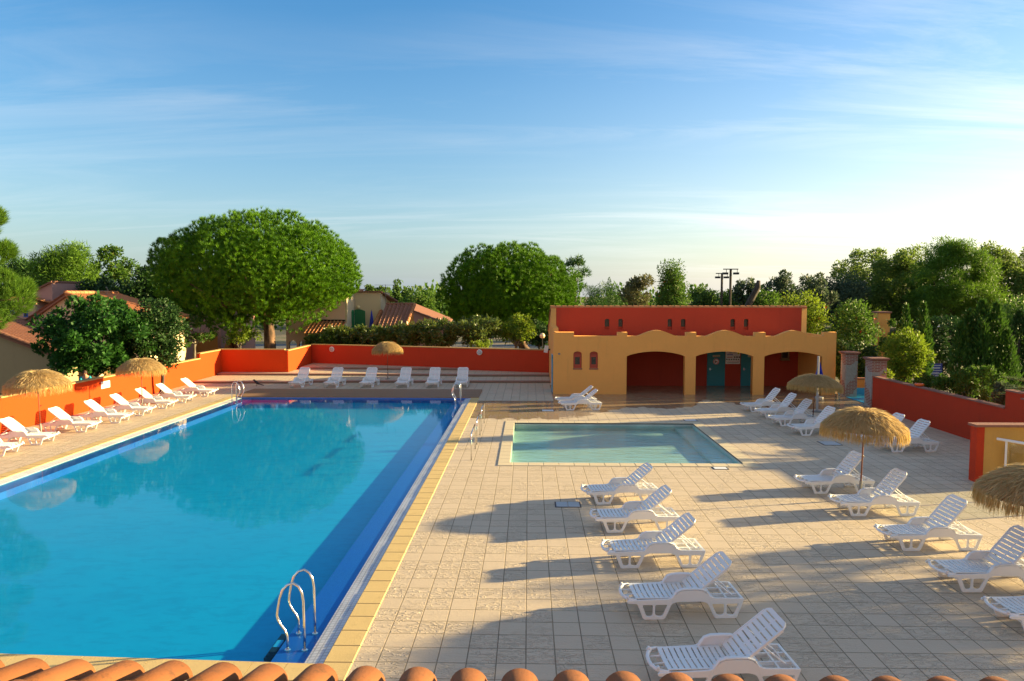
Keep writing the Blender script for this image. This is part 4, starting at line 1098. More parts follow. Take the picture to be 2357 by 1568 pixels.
# ================================================================== NEAR ROOF (the building the view is taken from)
nb = thing('tiled_building', 'yellow building whose terracotta barrel tile roof edge fills the bottom', 'building', (0, 0, 0))
ey = lambda x: 2.93-.020*x if x > 0 else 2.93-.045*x          # eaves line
roofz = lambda x, y: 3.79-(y-2.9)*.30
pit = .2205; rng = np.random.default_rng(3); cov = MB(); pan = MB()
def halftile(mb, x, y0, y1, r0, r1, up, jz=0., yaw=0., th=.014, seg=12):
    """half-pipe clay tile with wall thickness, open at both ends; up=+1 cover, -1 channel"""
    vs = []; fs = []; m = seg+1
    for r_off in (0, -th):
        for y, r in ((y0, r0), (y1, r1)):
            for k in range(m):
                a = math.pi*k/seg
                vs.append((x+(r+r_off)*math.cos(a)+(y-y0)*yaw, y, roofz(x, y)+jz+up*(r+r_off)*math.sin(a)*.92))
    for k in range(seg):
        fs += [(k, k+1, m+k+1, m+k), (2*m+k, 3*m+k, 3*m+k+1, 2*m+k+1), (k, 2*m+k, 2*m+k+1, k+1), (m+k, m+k+1, 3*m+k+1, 3*m+k)]
    fs += [(0, m, 3*m, 2*m), (seg, 2*m+seg, 3*m+seg, m+seg)]
    mb.add(vs, fs)
x = -4.55+.105
while x < 4.6:
    ye = ey(x)+rng.uniform(-.012, .012); q = ye; row = 0
    while q > -1.3:
        halftile(cov, x+rng.normal(0, .003), q, q-.42, .083, .070, 1, .035+row*.0+rng.uniform(-.003, .003), rng.normal(0, .012)); q -= .36; row += 1
        if row > 11: break
    halftile(pan, x+pit/2, ye-.05, ye-.75, .095, .095, -1, .05)
    x += pit
cov.build('cover_tiles', M['clay_tile_near'], nb, None, True); pan.build('channel_tiles', M['clay_tile_near'], nb, None, True)
z0 = roofz(0, 2.7)-.10
MB().slab([(-5,2.72,z0),(5,2.72,z0),(5,-1.5,z0+4.22*.30),(-5,-1.5,z0+4.22*.30)], .12).build('roof_deck', M['house_cream'], nb)
MB().box(-4.9,-1.5,-.05,4.9,2.45,3.75).build('walls', M['house_yellow'], nb)
# ================================================================== HOUSES BEYOND THE WALLS
stucco('house_peach', (.86,.58,.47), .07, .12, 20., .3)
def blk(mb, x0, y0, x1, y1, z1, z0=-.05): mb.box(x0, y0, z0, x1, y1, z1); return mb
def shutter(name, a, b, z0, z1, off, mat, parent, arch=False):
    """panel on a wall from ground point a to b, standing proud by off"""
    a, b = Vector((*a, 0)), Vector((*b, 0)); d = (b-a); L = d.length; ang = math.atan2(d.y, d.x)
    o = [(0, z0), (L, z0)]+([(L-L*i/8, z1-.14*L+.14*L*math.sin(math.pi*i/8)) for i in range(9)] if arch else [(L, z1), (0, z1)])
    me = panel_mesh(name, o, (), .06); me.transform(Matrix.Translation((a.x, a.y, 0)) @ Matrix.Rotation(ang, 4, 'Z') @ Matrix.Translation((0, -off-.03, 0)))
    f = link(name, me, M[mat], parent)
    mb = MB(); T = Matrix.Translation((a.x, a.y, 0)) @ Matrix.Rotation(ang, 4, 'Z')
    n = max(2, round(L/.16)); zt = z1-.16*L if arch else z1-.06
    for i in range(1, n): mb.box(L*i/n-.012, -off-.075, z0+.04, L*i/n+.012, -off-.061, zt, T)
    mb.box(.03, -off-.085, z0+.18, L-.03, -off-.0755, z0+.27, T); mb.box(.03, -off-.085, zt-.3, L-.03, -off-.0755, zt-.21, T)
    mb.build('battens', M[mat], f)
    return f
# --- house with the green shutters, middle distance
Yh = 58.
hx = lambda px, Y=Yh: P(px, 700, Y).x
hz = lambda py, Y=Yh: P(800, py, Y).z
h = thing('holiday_house', 'peach and cream house with green double shutters and tiled roofs behind the hedge', 'house', (0, 0, 0))
xa, xb = hx(657), hx(794)
o = [(xa, -.05), (xa, hz(668)), (xb, hz(668)), (xb, -.05), (hx(742), -.05)]+[(hx(742), hz(790))]+[(hx(742)+(hx(708)-hx(742))*i/8, hz(790)+.25*math.sin(math.pi*i/8)) for i in range(1, 8)]+[(hx(708), hz(790)), (hx(708), -.05), (hx(702), -.05)]+arcpts(hx(702), hx(686), hz(790), hz(784), 8)+[(hx(686), -.05), (hx(681), -.05)]+arcpts(hx(681), hx(663), hz(790), hz(784), 8)+[(hx(663), -.05)]
me = panel_mesh('front_wall', o, (), .3); me.transform(Matrix.Translation((0, Yh+.15, 0))); link('front_wall', me, M['house_peach'], h)
MB().box(xa, Yh+.301, 1.9, xb, 64.5, hz(668)).box(xa, 62, -.05, xb, 64.5, 1.899).build('wall', M['house_peach'], h)
MB().box(xa-.12, Yh-.12, hz(668)+.002, xb+.1, 64.6, hz(668)+.14).build('roof_edge', M['clay_tile_old'], h)
mb = MB(); mb.wallpoly([(xb+.004, Yh, -.05), (xb+.004, 60.6, -.05), (xb+.004, 60.6, hz(668)-.02), (xb+.004, Yh+.5, hz(668)-.02), (xb+.004, Yh, hz(690))], (.15,0,0))
mb.build('return_wall', M['house_cream'], h)
Yb = 60.6
mb = MB(); mb.box(xb+.16, Yb, -.05, hx(876, Yb), Yb+4, hz(673.5, Yb))
mb.build('wall', M['house_cream'], h)
MB().slab([(xb-.3, Yb-.15, hz(673, Yb)+.12), (hx(876, Yb)+.12, Yb-.15, hz(673, Yb)+.12), (hx(876, Yb)+.75, Yb+4.2, hz(673, Yb)-.75), (xb-.3, Yb+4.2, hz(673, Yb)-.75)], .12).build('roof_edge', M['clay_tile_old'], h)
shutter('shutter', (hx(811.3, Yb), Yb), (hx(840.5, Yb), Yb), hz(766, Yb), hz(712, Yb), .02, 'green_shutter', h, True)
shutter('shutter', (xb+.16, Yb-1.15), (xb+.16, Yb-.45), hz(764, Yb), hz(713, Yb), .0, 'green_shutter', h, True)
MB().lathe([(.001,-.16)]+[(.16*math.cos(R(a)), .16*math.sin(R(a))) for a in range(-75, 76, 25)]+[(.001,.16)], 14, (hx(826, Yb), Yb-.17, hz(707, Yb))).build('wall_lamp', M['lamp_globe'], h, None, True)
# balcony floor and parapet
MB().box(xb+.16, Yh-.4, hz(770, Yh)-.2, hx(868, Yh), Yb-.01, hz(770, Yh)).build('balcony', M['wood_frame'], h)
MB().box(xb+.16, Yh-.3, -.05, hx(868, Yh)-.1, Yb-.02, hz(770, Yh)-.21).build('wall', M['house_cream'], h)
# right wing: tiled roof sloping towards the pool, orange wall, stepped parapet with caps
e0, e1 = P(869, 758.5, 56.2), P(931, 758.5, 56.2); r0, r1 = P(889, 702.6, 60.4), P(953.5, 702.6, 60.4)
tile_roof('roof', e0, e1, r1, r0, 'clay_tile_old', h, .30, .42, .07)
ridge_caps(e1+Vector((.05,0,.1)), r1+Vector((.05,0,.1)), .13, .4).build('ridge_tiles', M['clay_tile'], h)
ridge_caps(r0+Vector((0,.05,.1)), r1+Vector((0,.05,.1)), .12, .4).build('ridge_tiles', M['clay_tile_old'], h)
mb = MB(); mb.prism([(e0.x+.2, 56.5), (e1.x-.15, 56.5), (r1.x-.1, 60.3), (r0.x+.1, 60.3)], -.05, e0.z-.1)
mb.wallpoly([(e1.x-.12, 56.5, e1.z-.1), (r1.x-.05, 60.3, r1.z-.15), (r1.x-.05, 60.3, 1.), (e1.x-.12, 56.5, 1.)], (-.12,0,0)); mb.build('wall', M['house_orange'], h)
q0, q1 = P(851, 762, 56.3), P(873.5, 716, 60.3)
MB().wallpoly([(q0.x, q0.y, -.05), (q1.x, q1.y, -.05), (q1.x, q1.y, q1.z-.1), (q0.x, q0.y, q0.z-.1)], (.3,0,0)).build('wall', M['house_cream'], h)
ridge_caps(q0+Vector((.15,0,0)), q1+Vector((.15,0,0)), .17, .34).build('ridge_tiles', M['clay_tile'], h)
# porch roof on the left
e0, e1 = P(701, 771, 55.7), P(777.5, 770, 55.7); r0, r1 = P(721, 741, 57.95), P(795, 741, 57.95)
tile_roof('porch_roof', e0, e1, r1, r0, 'clay_tile', h, .30, .42, .075)
ridge_caps(r0+Vector((0,-.02,.12)), r1+Vector((0,-.02,.12)), .07, 2.).build('flashing', M['dark_metal'], h)
mb = MB(); mb.wallpoly([(e1.x+.02, e1.y, e1.z-.12), (r1.x+.02, r1.y, r1.z-.1), (r1.x+.02, r1.y, r1.z-.4), (e1.x+.02, e1.y, e1.z-.35)], (.12,0,0))
mb.box(e0.x+.3, 55.9, -.05, e0.x+.6, 56.2, e0.z-.1); mb.box(e1.x-.5, 55.9, -.05, e1.x-.2, 56.2, e1.z-.1); mb.build('porch_post', M['house_cream'], h)
t = thing('folded_parasol', 'folded blue parasol on the balcony beside green shutters', 'parasol', (hx(855, 59.2), 59.2, hz(770, Yh)))
MB().lathe([(.03,1.95),(.10,1.5),(.17,1.0),(.22,.55),(.05,.5)], 9).build('canopy', M['parasol_blue'], t); MB().tube([(0,0,0),(0,0,2.05)], .02, 6).build('pole', M['grey_pipe'], t)
def antenna(label, x, y, z0, z1, boom, ang, n=10, el=.45):
    t = thing('tv_antenna', label, 'antenna', (x, y, z0), ang)
    MB().tube([(0,0,0),(0,0,z1-z0)], .02, 6).build('mast', M['grey_pipe'], t)
    mb = MB(); mb.tube([(-boom*.55,0,z1-z0-.05),(boom*.45,0,z1-z0-.05)], .014, 6)
    for i in range(n):
        x_ = -boom*.55+boom*i/(n-1)*.85; mb.tube([(x_,-el/2,z1-z0-.05),(x_,el/2,z1-z0-.05)], .007, 5)
    for s in (-1, 1): mb.tube([(boom*.45,0,z1-z0-.05),(boom*.36,s*.12,z1-z0-.05+s*.30)], .012, 5); mb.tube([(boom*.40,-el/2,z1-z0-.05+s*.2),(boom*.40,el/2,z1-z0-.05+s*.2)], .008, 5)
    mb.build('boom', M['grey_pipe'], t)
antenna('thin television antenna on the house with green shutters', P(888, 700, 60.5).x, 60.5, 4.2, hz(655, 60.5), 1.7, .2, 8)
# --- cream gable house at far left
Yg = 38.6; p = lambda x, y, Y=Yg: P(x, y, Y)
h = thing('gable_house', 'cream house with tiled gable roof and television antenna, far left behind the orange wall', 'house', (0, 0, 0))
w0, w1 = p(-120, 721), p(147, 821)
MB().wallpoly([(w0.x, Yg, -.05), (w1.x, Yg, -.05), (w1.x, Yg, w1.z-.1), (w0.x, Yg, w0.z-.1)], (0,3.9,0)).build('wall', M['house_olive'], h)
tile_roof('lower_roof', (w1.x+.15, Yg+3.95, w1.z-.13), (w1.x+.15, Yg-.2, w1.z-.13), (w0.x, Yg-.2, w0.z-.05), (w0.x, Yg+3.95, w0.z-.05), 'clay_tile_old', h, .26, .4)
ridge_caps((w0.x, Yg-.14, w0.z+.04), (w1.x+.12, Yg-.14, w1.z-.02), .12, .4).build('verge_tiles', M['clay_tile_old'], h)
Yu = 42.6; ap, le, re = p(156, 676, Yu), p(62, 742, Yu), p(330, 727, Yu)
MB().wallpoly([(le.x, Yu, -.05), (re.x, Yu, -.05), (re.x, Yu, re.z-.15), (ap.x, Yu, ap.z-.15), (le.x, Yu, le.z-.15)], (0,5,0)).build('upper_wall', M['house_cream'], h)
tile_roof('upper_roof', (re.x+.3, Yu-.25, re.z-.2), (re.x+.3, Yu+5.2, re.z-.2), (ap.x, Yu+5.2, ap.z-.05), (ap.x, Yu-.25, ap.z-.05), 'clay_tile', h, .26, .4)
tile_roof('upper_roof', (le.x-.3, Yu+5.2, le.z-.2), (le.x-.3, Yu-.25, le.z-.2), (ap.x, Yu-.25, ap.z-.05), (ap.x, Yu+5.2, ap.z-.05), 'clay_tile_old', h, .26, .4)
ridge_caps((ap.x, Yu-.2, ap.z+.05), (ap.x, Yu+5.2, ap.z+.05), .13, .4).build('ridge_tiles', M['clay_tile'], h)
ridge_caps((ap.x, Yu-.2, ap.z+.03), (re.x+.25, Yu-.2, re.z-.1), .11, .4).build('verge_tiles', M['clay_tile'], h)
antenna('long television antenna on the tiled gable roof', p(212, 690, 45.5).x, 45.5, 4.4, p(212, 668, 45.5).z, 2.3, R(8), 12, .35)
# cream corner with green door, orange house and pink house under the big pine
h = thing('cottage', 'cream cottage corner with open bright green shutter, seen under dark branches', 'house', (0, 0, 0))
a, b, c_ = p(360, 800, 50.), p(394, 800, 50.), p(428, 800, 54.5)
MB().prism([(a.x, a.y), (b.x, b.y), (c_.x, c_.y), (c_.x-4, c_.y+3), (a.x-1, a.y+5)], -.05, 3.2).build('wall', M['house_cream'], h)
e = Vector((c_.x-b.x, c_.y-b.y)); e2 = lambda k: (b.x+e.x*k, b.y+e.y*k)
shutter('shutter', e2(.52), e2(.80), .1, 2.15, .02, 'green_bright', h)
shutter('door', e2(.22), e2(.50), .1, 2.15, .0, 'window_dark', h)
MB().slab([(a.x-1.2, a.y-.3, 3.5), (b.x+.3, b.y-.3, 3.25), (c_.x+.3, c_.y, 3.25), (c_.x-4, c_.y+3.2, 3.9), (a.x-1.2, a.y+5, 3.9)], .12).build('roof', M['clay_tile_old'], h)
h = thing('orange_house', 'shaded orange house wall beneath the big umbrella pine', 'house', (0, 0, 0))
a, b = p(430, 800, 60.), p(508, 800, 60.)
MB().box(a.x, 60, -.05, b.x, 66, 4.3).build('wall', M['house_orange'], h)
tile_roof('roof', (a.x-.2, 59.8, 4.3), (b.x+.2, 59.8, 4.3), (b.x+.2, 66.2, 5.4), (a.x-.2, 66.2, 5.4), 'clay_tile_old', h, .28, .42)
h = thing('pink_house', 'sunlit pink house with arched opening and green shutter, left of the pine trunk', 'house', (0, 0, 0))
a, b = p(509, 800, 59.5), p(588, 800, 65.5)
d = Vector((b.x-a.x, b.y-a.y)); L = d.length; ang = math.atan2(d.y, d.x)
T = Matrix.Translation((a.x, a.y, 0)) @ Matrix.Rotation(ang, 4, 'Z')
o = [(0,-.05),(0,4.6),(L,4.6),(L,-.05),(L*.45,-.05)]+arcpts(L*.45, L*.08, .9, 1.65, 10)+[(L*.08,-.05)]
me = panel_mesh('front_wall', o, (), .3); me.transform(T @ Matrix.Translation((0, .15, 0))); link('front_wall', me, M['house_pink'], h)
MB().box(0, .301, 2.2, L, 5, 4.6, T).box(0, 2.5, -.05, L, 5, 2.199, T).build('wall', M['house_pink'], h)
ee = lambda k: (a.x+d.x*k, a.y+d.y*k)
shutter('shutter', ee(.55), ee(.68), .9, 2.0, .0, 'green_shutter', h)
q = [T @ Vector(v) for v in ((-.3,-.3,4.55),(L+.3,-.3,4.55),(L+.3,5.2,5.9),(-.3,5.2,5.9))]
tile_roof('roof', *q, 'clay_tile', h, .28, .42)
h = thing('rose_house', 'rose pink house with blue window, partly hidden by pine boughs at far left', 'house', (0, 0, 0))
Yr = 62.
a, b = p(73, 700, Yr), p(121, 700, Yr)
MB().wallpoly([(a.x, Yr, -.05), (b.x, Yr, -.05), (b.x, Yr, p(121, 650, Yr).z), (a.x, Yr, p(73, 676, Yr).z)], (0,4,0)).build('tower_wall', M['house_pink'], h)
MB().slab([(a.x-.1, Yr-.2, p(73, 675, Yr).z+.1), (b.x+.1, Yr-.2, p(121, 649, Yr).z+.1), (b.x+.1, Yr+4.2, p(121, 649, Yr).z+.1), (a.x-.1, Yr+4.2, p(73, 675, Yr).z+.1)], .15).build('roof', M['clay_tile_old'], h)
a, b = p(30, 700, 60.), p(81, 700, 60.)
MB().box(a.x, 60, -.05, b.x, Yr-.01, p(60, 690, 60.).z).build('wall', M['house_pink'], h)
MB().slab([(a.x-.1, 59.8, p(60, 690, 60.).z+.16), (b.x+.2, 59.8, p(60, 690, 60.).z+.16), (b.x+1.6, Yr-.02, p(60, 705, 60.).z), (a.x-.1, Yr-.02, p(60, 690, 60.).z+.5)], .14).build('roof', M['clay_tile'], h)
for x0, x1 in ((54.5, 63.5), (24, 34)):
    w = MB().box(p(x0, 700, 60.).x, 59.93, p(0, 730, 60.).z, p(x1, 700, 60.).x, 59.999, p(0, 714.5, 60.).z).build('window', M['blue_paint'], h)
    MB().box(p(x0+2, 700, 60.).x, 59.90, p(0, 728, 60.).z, p(x1-2, 700, 60.).x, 59.929, p(0, 717, 60.).z).build('pane', M['window_dark'], w)
h = thing('far_house', 'brown roofed reddish house end glimpsed right of the green shuttered house', 'house', (0, 0, 0))
a, b = p(940, 712, 70.), p(1025, 748, 70.)
MB().wallpoly([(a.x, 70, -.05), (b.x, 70, -.05), (b.x, 70, b.z), (a.x, 70, a.z)], (0,4,0)).build('wall', M['house_pink'], h)
MB().slab([(a.x, 69.8, a.z+.12), (b.x+.3, 69.8, b.z+.08), (b.x+.3, 74, b.z+.5), (a.x, 74, a.z+.55)], .14).build('roof', M['clay_tile_old'], h)
t = thing('garden_wall', 'pale sunlit rendered porch wall under the mulberry branches', 'wall', (0, 0, 0))
a, b = p(221, 850, 40.), p(247, 850, 43.)
MB().prism([(a.x, a.y), (b.x, b.y), (b.x-.25, b.y+.1), (a.x-.25, a.y)], -.05, 1.75).box(a.x-3.2, a.y+2.0, -.05, a.x-.3, a.y+2.2, 1.9).build('wall_body', M['house_cream'], t)
t = thing('garden_fence', 'short whitewashed garden wall at the far left edge', 'wall', (0, 0, 0))
a, b = p(-30, 740, 57.), p(38, 740, 57.); MB().box(a.x, 57, -.05, b.x, 57.2, p(0, 729, 57.).z).build('wall_body', M['lamp_white'], t)
# yellow gate post with climbers at right
t = thing('gate_post', 'tall yellow rendered post overgrown by red flowering climbers', 'pillar', (P(2028, 760, 52.).x, 52, 0))
MB().box(-.42,-.4,-.05,.42,.4,4.15).build('shaft', M['house_yellow'], t); MB().cbox(-.5,-.48,4.15,.5,.48,4.27,.02).build('cap', M['wall_cap_brown'], t)
# blue information sign and white railing
t = thing('information_sign', 'dark blue sign board with pale lines of text among the shrubs', 'sign', (P(2149, 855, 40.).x, 40, 0))
MB().box(-.46,-.02,.75,.46,.02,1.62).build('board', M['sign_blue'], t)
mb = MB()
for z, a, b in ((1.50,-.3,.38),(1.38,-.25,.35),(1.34,-.2,.33),(1.22,-.40,.42),(1.10,-.42,.30),(1.04,-.3,.40),(.92,-.42,.28)): mb.box(a,-.024,z,b,-.021,z+.022)
mb.build('text_lines', M['ink_white'], t)
for x_ in (-.38, .38): MB().tube([(x_,.04,0),(x_,.04,1.5)], .03, 6).build('post', M['grey_pipe'], t)
t = thing('picket_railing', 'white ornamental railing below the blue sign board', 'railing', (P(2160, 880, 37.5).x, 37.5, 0))
mb = MB()
for k in range(7):
    x = -.45+k*.26; h_ = 1.05-k*.06; mb.tube([(x,0,0),(x,0,h_)], .02, 6); mb.lathe([(.001,-.05),(.05,0),(.001,.05)], 8, (x,0,h_+.05))
mb.build('pickets', M['white_plastic'], t); MB().tube([(-.5,0,.92),(1.2,0,.55)], .025, 6).build('top_rail', M['white_plastic'], t)
# ------------------------------------------------------------------ small things
def floodlight(label, px, yt, half, Y):
    b = P(px, yt, Y); t = thing('floodlight_mast', label, 'lamp post', (b.x, Y, 0), 0, 'floodlight masts')
    MB().tube([(0,0,-.05),(0,0,b.z)], .13, 8).build('mast', M['bark_dark'], t)
    w = half*Y/1620
    MB().box(-w,-.05,b.z,w,.05,b.z+.10).build('cross_arm', M['dark_metal'], t)
    for s in (-1, 1):
        f = MB(); x = s*(w-.22); f.box(x-.27,-.22,b.z-.52,x+.27,.22,b.z-.30, None); f.build('lamp_head', M['dark_metal'], t)
        MB().tube([(x+.12,0,b.z-.30),(x+.12,0,b.z)], .03, 6).build('bracket', M['dark_metal'], t)
floodlight('dark double headed floodlight mast behind the pool house, shorter one', 1662, 630.5, 14, 82.)
floodlight('dark double headed floodlight mast behind the pool house, taller one', 1682, 620.8, 17, 76.)
def bird(label, loc, rz, m, s=1.):
    mb = MB()
    spine = [(-.16,0,.07),(-.10,0,.085),(-.04,0,.105),(.02,0,.135),(.065,0,.165),(.085,0,.19),(.10,0,.21),(.125,0,.213),(.145,0,.208),(.175,0,.20)]
    rad = [.012,.028,.046,.052,.044,.030,.028,.028,.018,.003]
    mb.tube([tuple(c*s for c in q) for q in spine], [r*s for r in rad], 10)
    mb.tube([(-.12*s,0,.08*s),(-.22*s,0,.06*s),(-.31*s,0,.045*s)], [.02*s,.018*s,.012*s], 8)
    for y in (-.018, .018): mb.tube([(.0,y*s,.09*s),(.005*s,y*s,.0),(.03*s,y*s,.0)], .005*s, 5)
    o = mb.build('bird', M[m], None, loc, True); o.rotation_euler = (0, 0, rz); tag(o, label, 'bird'); return o
p = G(591, 889); bird('small dark bird standing on the paving near the far left pool ladder', p, R(160), 'bird_black', 1.7)
t = thing('plastic_float', 'small bright orange plastic object lying on the garden wall capping', 'float', (16.85, 30.6, 1.555), .4)
MB().lathe([(.10,.0),(.17,.02),(.19,.06),(.17,.11),(.12,.12),(.10,.06)], 14).build('body', M['orange_plastic'], t, None, True)
MB().tube([(.18,0,.05),(.28,.02,.07),(.32,.02,.03)], .025, 6).build('valve', M['orange_plastic'], t)
# person bending over a white table behind the orange wall
def skinned(name, verts, edges, radii, m, parent, root=0, sub=1):
    me = bpy.data.meshes.new(name); me.from_pydata(verts, edges, []); me.update()
    o = bpy.data.objects.new(name, me); C.objects.link(o); o.parent = parent
    md = o.modifiers.new('skin', 'SKIN'); md.use_smooth_shade = True
    for i, sv in enumerate(me.skin_vertices[0].data):
        r = radii[i]; sv.radius = (r, r) if not isinstance(r, tuple) else r; sv.use_root = (i == root)
    if sub: s = o.modifiers.new('sub', 'SUBSURF'); s.levels = sub; s.render_levels = sub
    dg = bpy.context.evaluated_depsgraph_get()
    me2 = bpy.data.meshes.new_from_object(o.evaluated_get(dg)); me2.name = name
    bpy.data.objects.remove(o)
    return link(name, me2, m, parent, None, True)
pp = P(199, 852, 34.8)
pe = thing('person', 'person in a teal shirt leaning over a white table behind the orange wall', 'person', (pp.x, 34.8, 0), R(20))
V = [(0,0,.92),(.0,-.05,1.08),(.0,-.14,1.25),(.0,-.22,1.38),(.0,-.27,1.45),(.0,-.33,1.55),(.0,-.36,1.64),
     (-.17,-.21,1.36),(-.26,-.28,1.16),(-.24,-.44,.98),(-.22,-.52,.94),(.17,-.21,1.36),(.26,-.28,1.16),(.24,-.44,.98),(.22,-.52,.94),
     (-.10,.02,.86),(-.11,0,.48),(-.11,.04,.09),(-.11,-.10,.04),(.10,.02,.86),(.11,0,.48),(.11,.04,.09),(.11,-.10,.04)]
E_ = [(0,1),(1,2),(2,3),(3,4),(4,5),(5,6),(3,7),(7,8),(8,9),(9,10),(3,11),(11,12),(12,13),(13,14),(0,15),(15,16),(16,17),(17,18),(0,19),(19,20),(20,21),(21,22)]
rr = [.14,.13,.145,.13,.06,.085,.075,.06,.045,.036,.03,.06,.045,.036,.03,.09,.062,.045,.035,.09,.062,.045,.035]
# five fingers on each hand
for s, w in ((-1, 10), (1, 14)):
    base = Vector(V[w])
    for k, (dx, L) in enumerate(((-.03,.06),(-.012,.075),(.006,.08),(.024,.065))):
        V.append((base.x+dx*s, base.y-.05, base.z-.02)); V.append((base.x+dx*s*1.2, base.y-.05-L*.8, base.z-.05)); n = len(V)
        E_ += [(w, n-2), (n-2, n-1)]; rr += [.011, .008]
    V.append((base.x-.05*s, base.y-.03, base.z-.02)); V.append((base.x-.06*s, base.y-.08, base.z-.03)); n = len(V); E_ += [(w, n-2), (n-2, n-1)]; rr += [.012, .009]
skinned('body', V, E_, rr, M['skin'], pe)
skinned('shirt', [(0,0,.88),(0,-.05,1.08),(0,-.14,1.25),(0,-.215,1.37),(-.17,-.21,1.36),(-.25,-.27,1.19),(.17,-.21,1.36),(.25,-.27,1.19)], [(0,1),(1,2),(2,3),(3,4),(4,5),(3,6),(6,7)], [.17,.16,.17,.145,.085,.08,.085,.08], M['shirt_teal'], pe)
skinned('shorts', [(0,.01,.90),(-.10,.02,.82),(-.115,.0,.52),(.10,.02,.82),(.115,.0,.52)], [(0,1),(1,2),(0,3),(3,4)], [.16,.11,.10,.11,.10], M['shorts_dark'], pe)
hm = MB().lathe([(.001,.125)]+[(.108*math.cos(R(a)), .115*math.sin(R(a))+.01) for a in range(80, -21, -20)]+[(.09,-.03)], 14).mesh('hair')
hm.transform(Matrix.Translation((0,-.34,1.60)) @ Matrix.Rotation(R(18), 4, 'X')); link('hair', hm, M['hair_dark'], pe, None, True)
mb = MB(); mb.lathe([(.001,-.02),(.016,0),(.001,.03)], 8, (0,-.448,1.57)); mb.build('nose', M['skin'], pe)
mb = MB()
for s in (-1, 1): mb.lathe([(.001,-.012),(.013,0),(.001,.012)], 8, (s*.033,-.432,1.60))
mb.build('eyes', M['ink_dark'], pe)
mb = MB(); mb.box(-.028,-.437,1.525,.028,-.428,1.533); mb.build('mouth', M['ink_red'], pe)
tb = thing('garden_table', 'white garden table in front of the person in teal', 'table', (pp.x+.12, 34.05, 0), R(20))
MB().cbox(-.55,-.38,.84,.75,.38,.88,.01).build('table_top', M['white_plastic'], tb)
for x, y in ((-.45,-.3),(.65,-.3),(-.45,.3),(.65,.3)): MB().tube([(x,y,0),(x,y,.84)], .03, 8).build('leg', M['white_plastic'], tb)
tb = thing('garden_chair', 'white plastic garden chair beside the person in teal', 'chair', (pp.x-1.25, 35.0, 0), R(30))
MB().cbox(-.24,-.24,.40,.24,.24,.44,.01).build('seat', M['white_plastic'], tb)
mb = MB(); mb.cbox(-.24,.20,.86,.24,.25,.95)
for k in range(5): mb.box(-.22+k*.10,.215,.44,-.18+k*.10,.235,.86)
mb.build('backrest', M['white_plastic'], tb)
for x, y in ((-.2,-.2),(.2,-.2),(-.2,.22),(.2,.22)): MB().tube([(x,y,0),(x,y,.42)], .022, 6).build('leg', M['white_plastic'], tb)
# ================================================================== TREES
stone_pine('huge rounded umbrella pine behind the far left terrace corner, biggest crown in view', 605, 54., 360, 850, 491, 748, 620, 13500, lobes=100, L=.36)
stone_pine('second rounded umbrella pine behind the laurel hedge and the pool house corner', 1165, 66., 1000, 1347, 557, 775, 1212, 11000, lobes=92, L=.38, tw=.45)
g = 'trees behind the left houses'
stone_pine('dark pine showing behind the left shoulder of the biggest umbrella pine', 400, 66., 338, 470, 527, 735, 420, 3000, 'pine_dark', 40, .32, g, .3)
pxtree('dark round pine at far left on the skyline', 'pine_tree', 'tree', -40, 118, 582, 725, 78., 'pine_dark', n=13000, leaf=.5, nl=40, aspect=.2, group=g, needle=True, lr=(.28,.42))
pxtree('yellow green pine with tall rounded top on the left skyline', 'pine_tree', 'tree', 72, 248, 550, 760, 72., 'pine_yellow', n=20000, leaf=.45, nl=60, aspect=.2, group=g, needle=True, lr=(.22,.36))
pxtree('airy broadleaf tree on the left skyline, sky showing through', 'broadleaf_tree', 'tree', 205, 322, 562, 740, 76., 'leaf_mid', n=5000, leaf=.40, nl=40, group=g, lr=(.18,.30))
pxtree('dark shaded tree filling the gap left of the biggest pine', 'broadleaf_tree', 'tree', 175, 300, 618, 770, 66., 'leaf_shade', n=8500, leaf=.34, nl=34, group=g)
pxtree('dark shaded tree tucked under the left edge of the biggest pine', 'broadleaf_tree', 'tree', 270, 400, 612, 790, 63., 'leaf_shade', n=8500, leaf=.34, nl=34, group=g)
pxtree('mulberry tree with big dark glossy leaves leaning over the orange wall', 'mulberry_tree', 'tree', 92, 352, 676, 876, 36.4, 'leaf_deep', n=17000, leaf=.22, nl=90, aspect=.6, up=.45, lr=(.13,.24), zt=1.6, droop=.15)
pxtree('low dark tree in shade right of the mulberry', 'broadleaf_tree', 'tree', 292, 440, 686, 850, 38.4, 'leaf_shade', n=11000, leaf=.20, nl=60, up=.1, lr=(.18,.3))
t = pxtree('small tree with pale forked trunk under the biggest pine', 'young_tree', 'tree', 385, 510, 705, 800, 49.5, 'leaf_mid', n=1500, leaf=.26, nl=26, aspect=.4, bmat='bark_grey', lr=(.12,.2), trunk=.13, droop=.5)
t = pxtree('sunlit leafy tree with drooping sprays left of the pine trunk', 'young_tree', 'tree', 508, 600, 715, 805, 52., 'leaf_bright', n=1500, leaf=.26, nl=24, aspect=.35, bmat='bark_grey', lr=(.13,.22), droop=.6, trunk=.08)
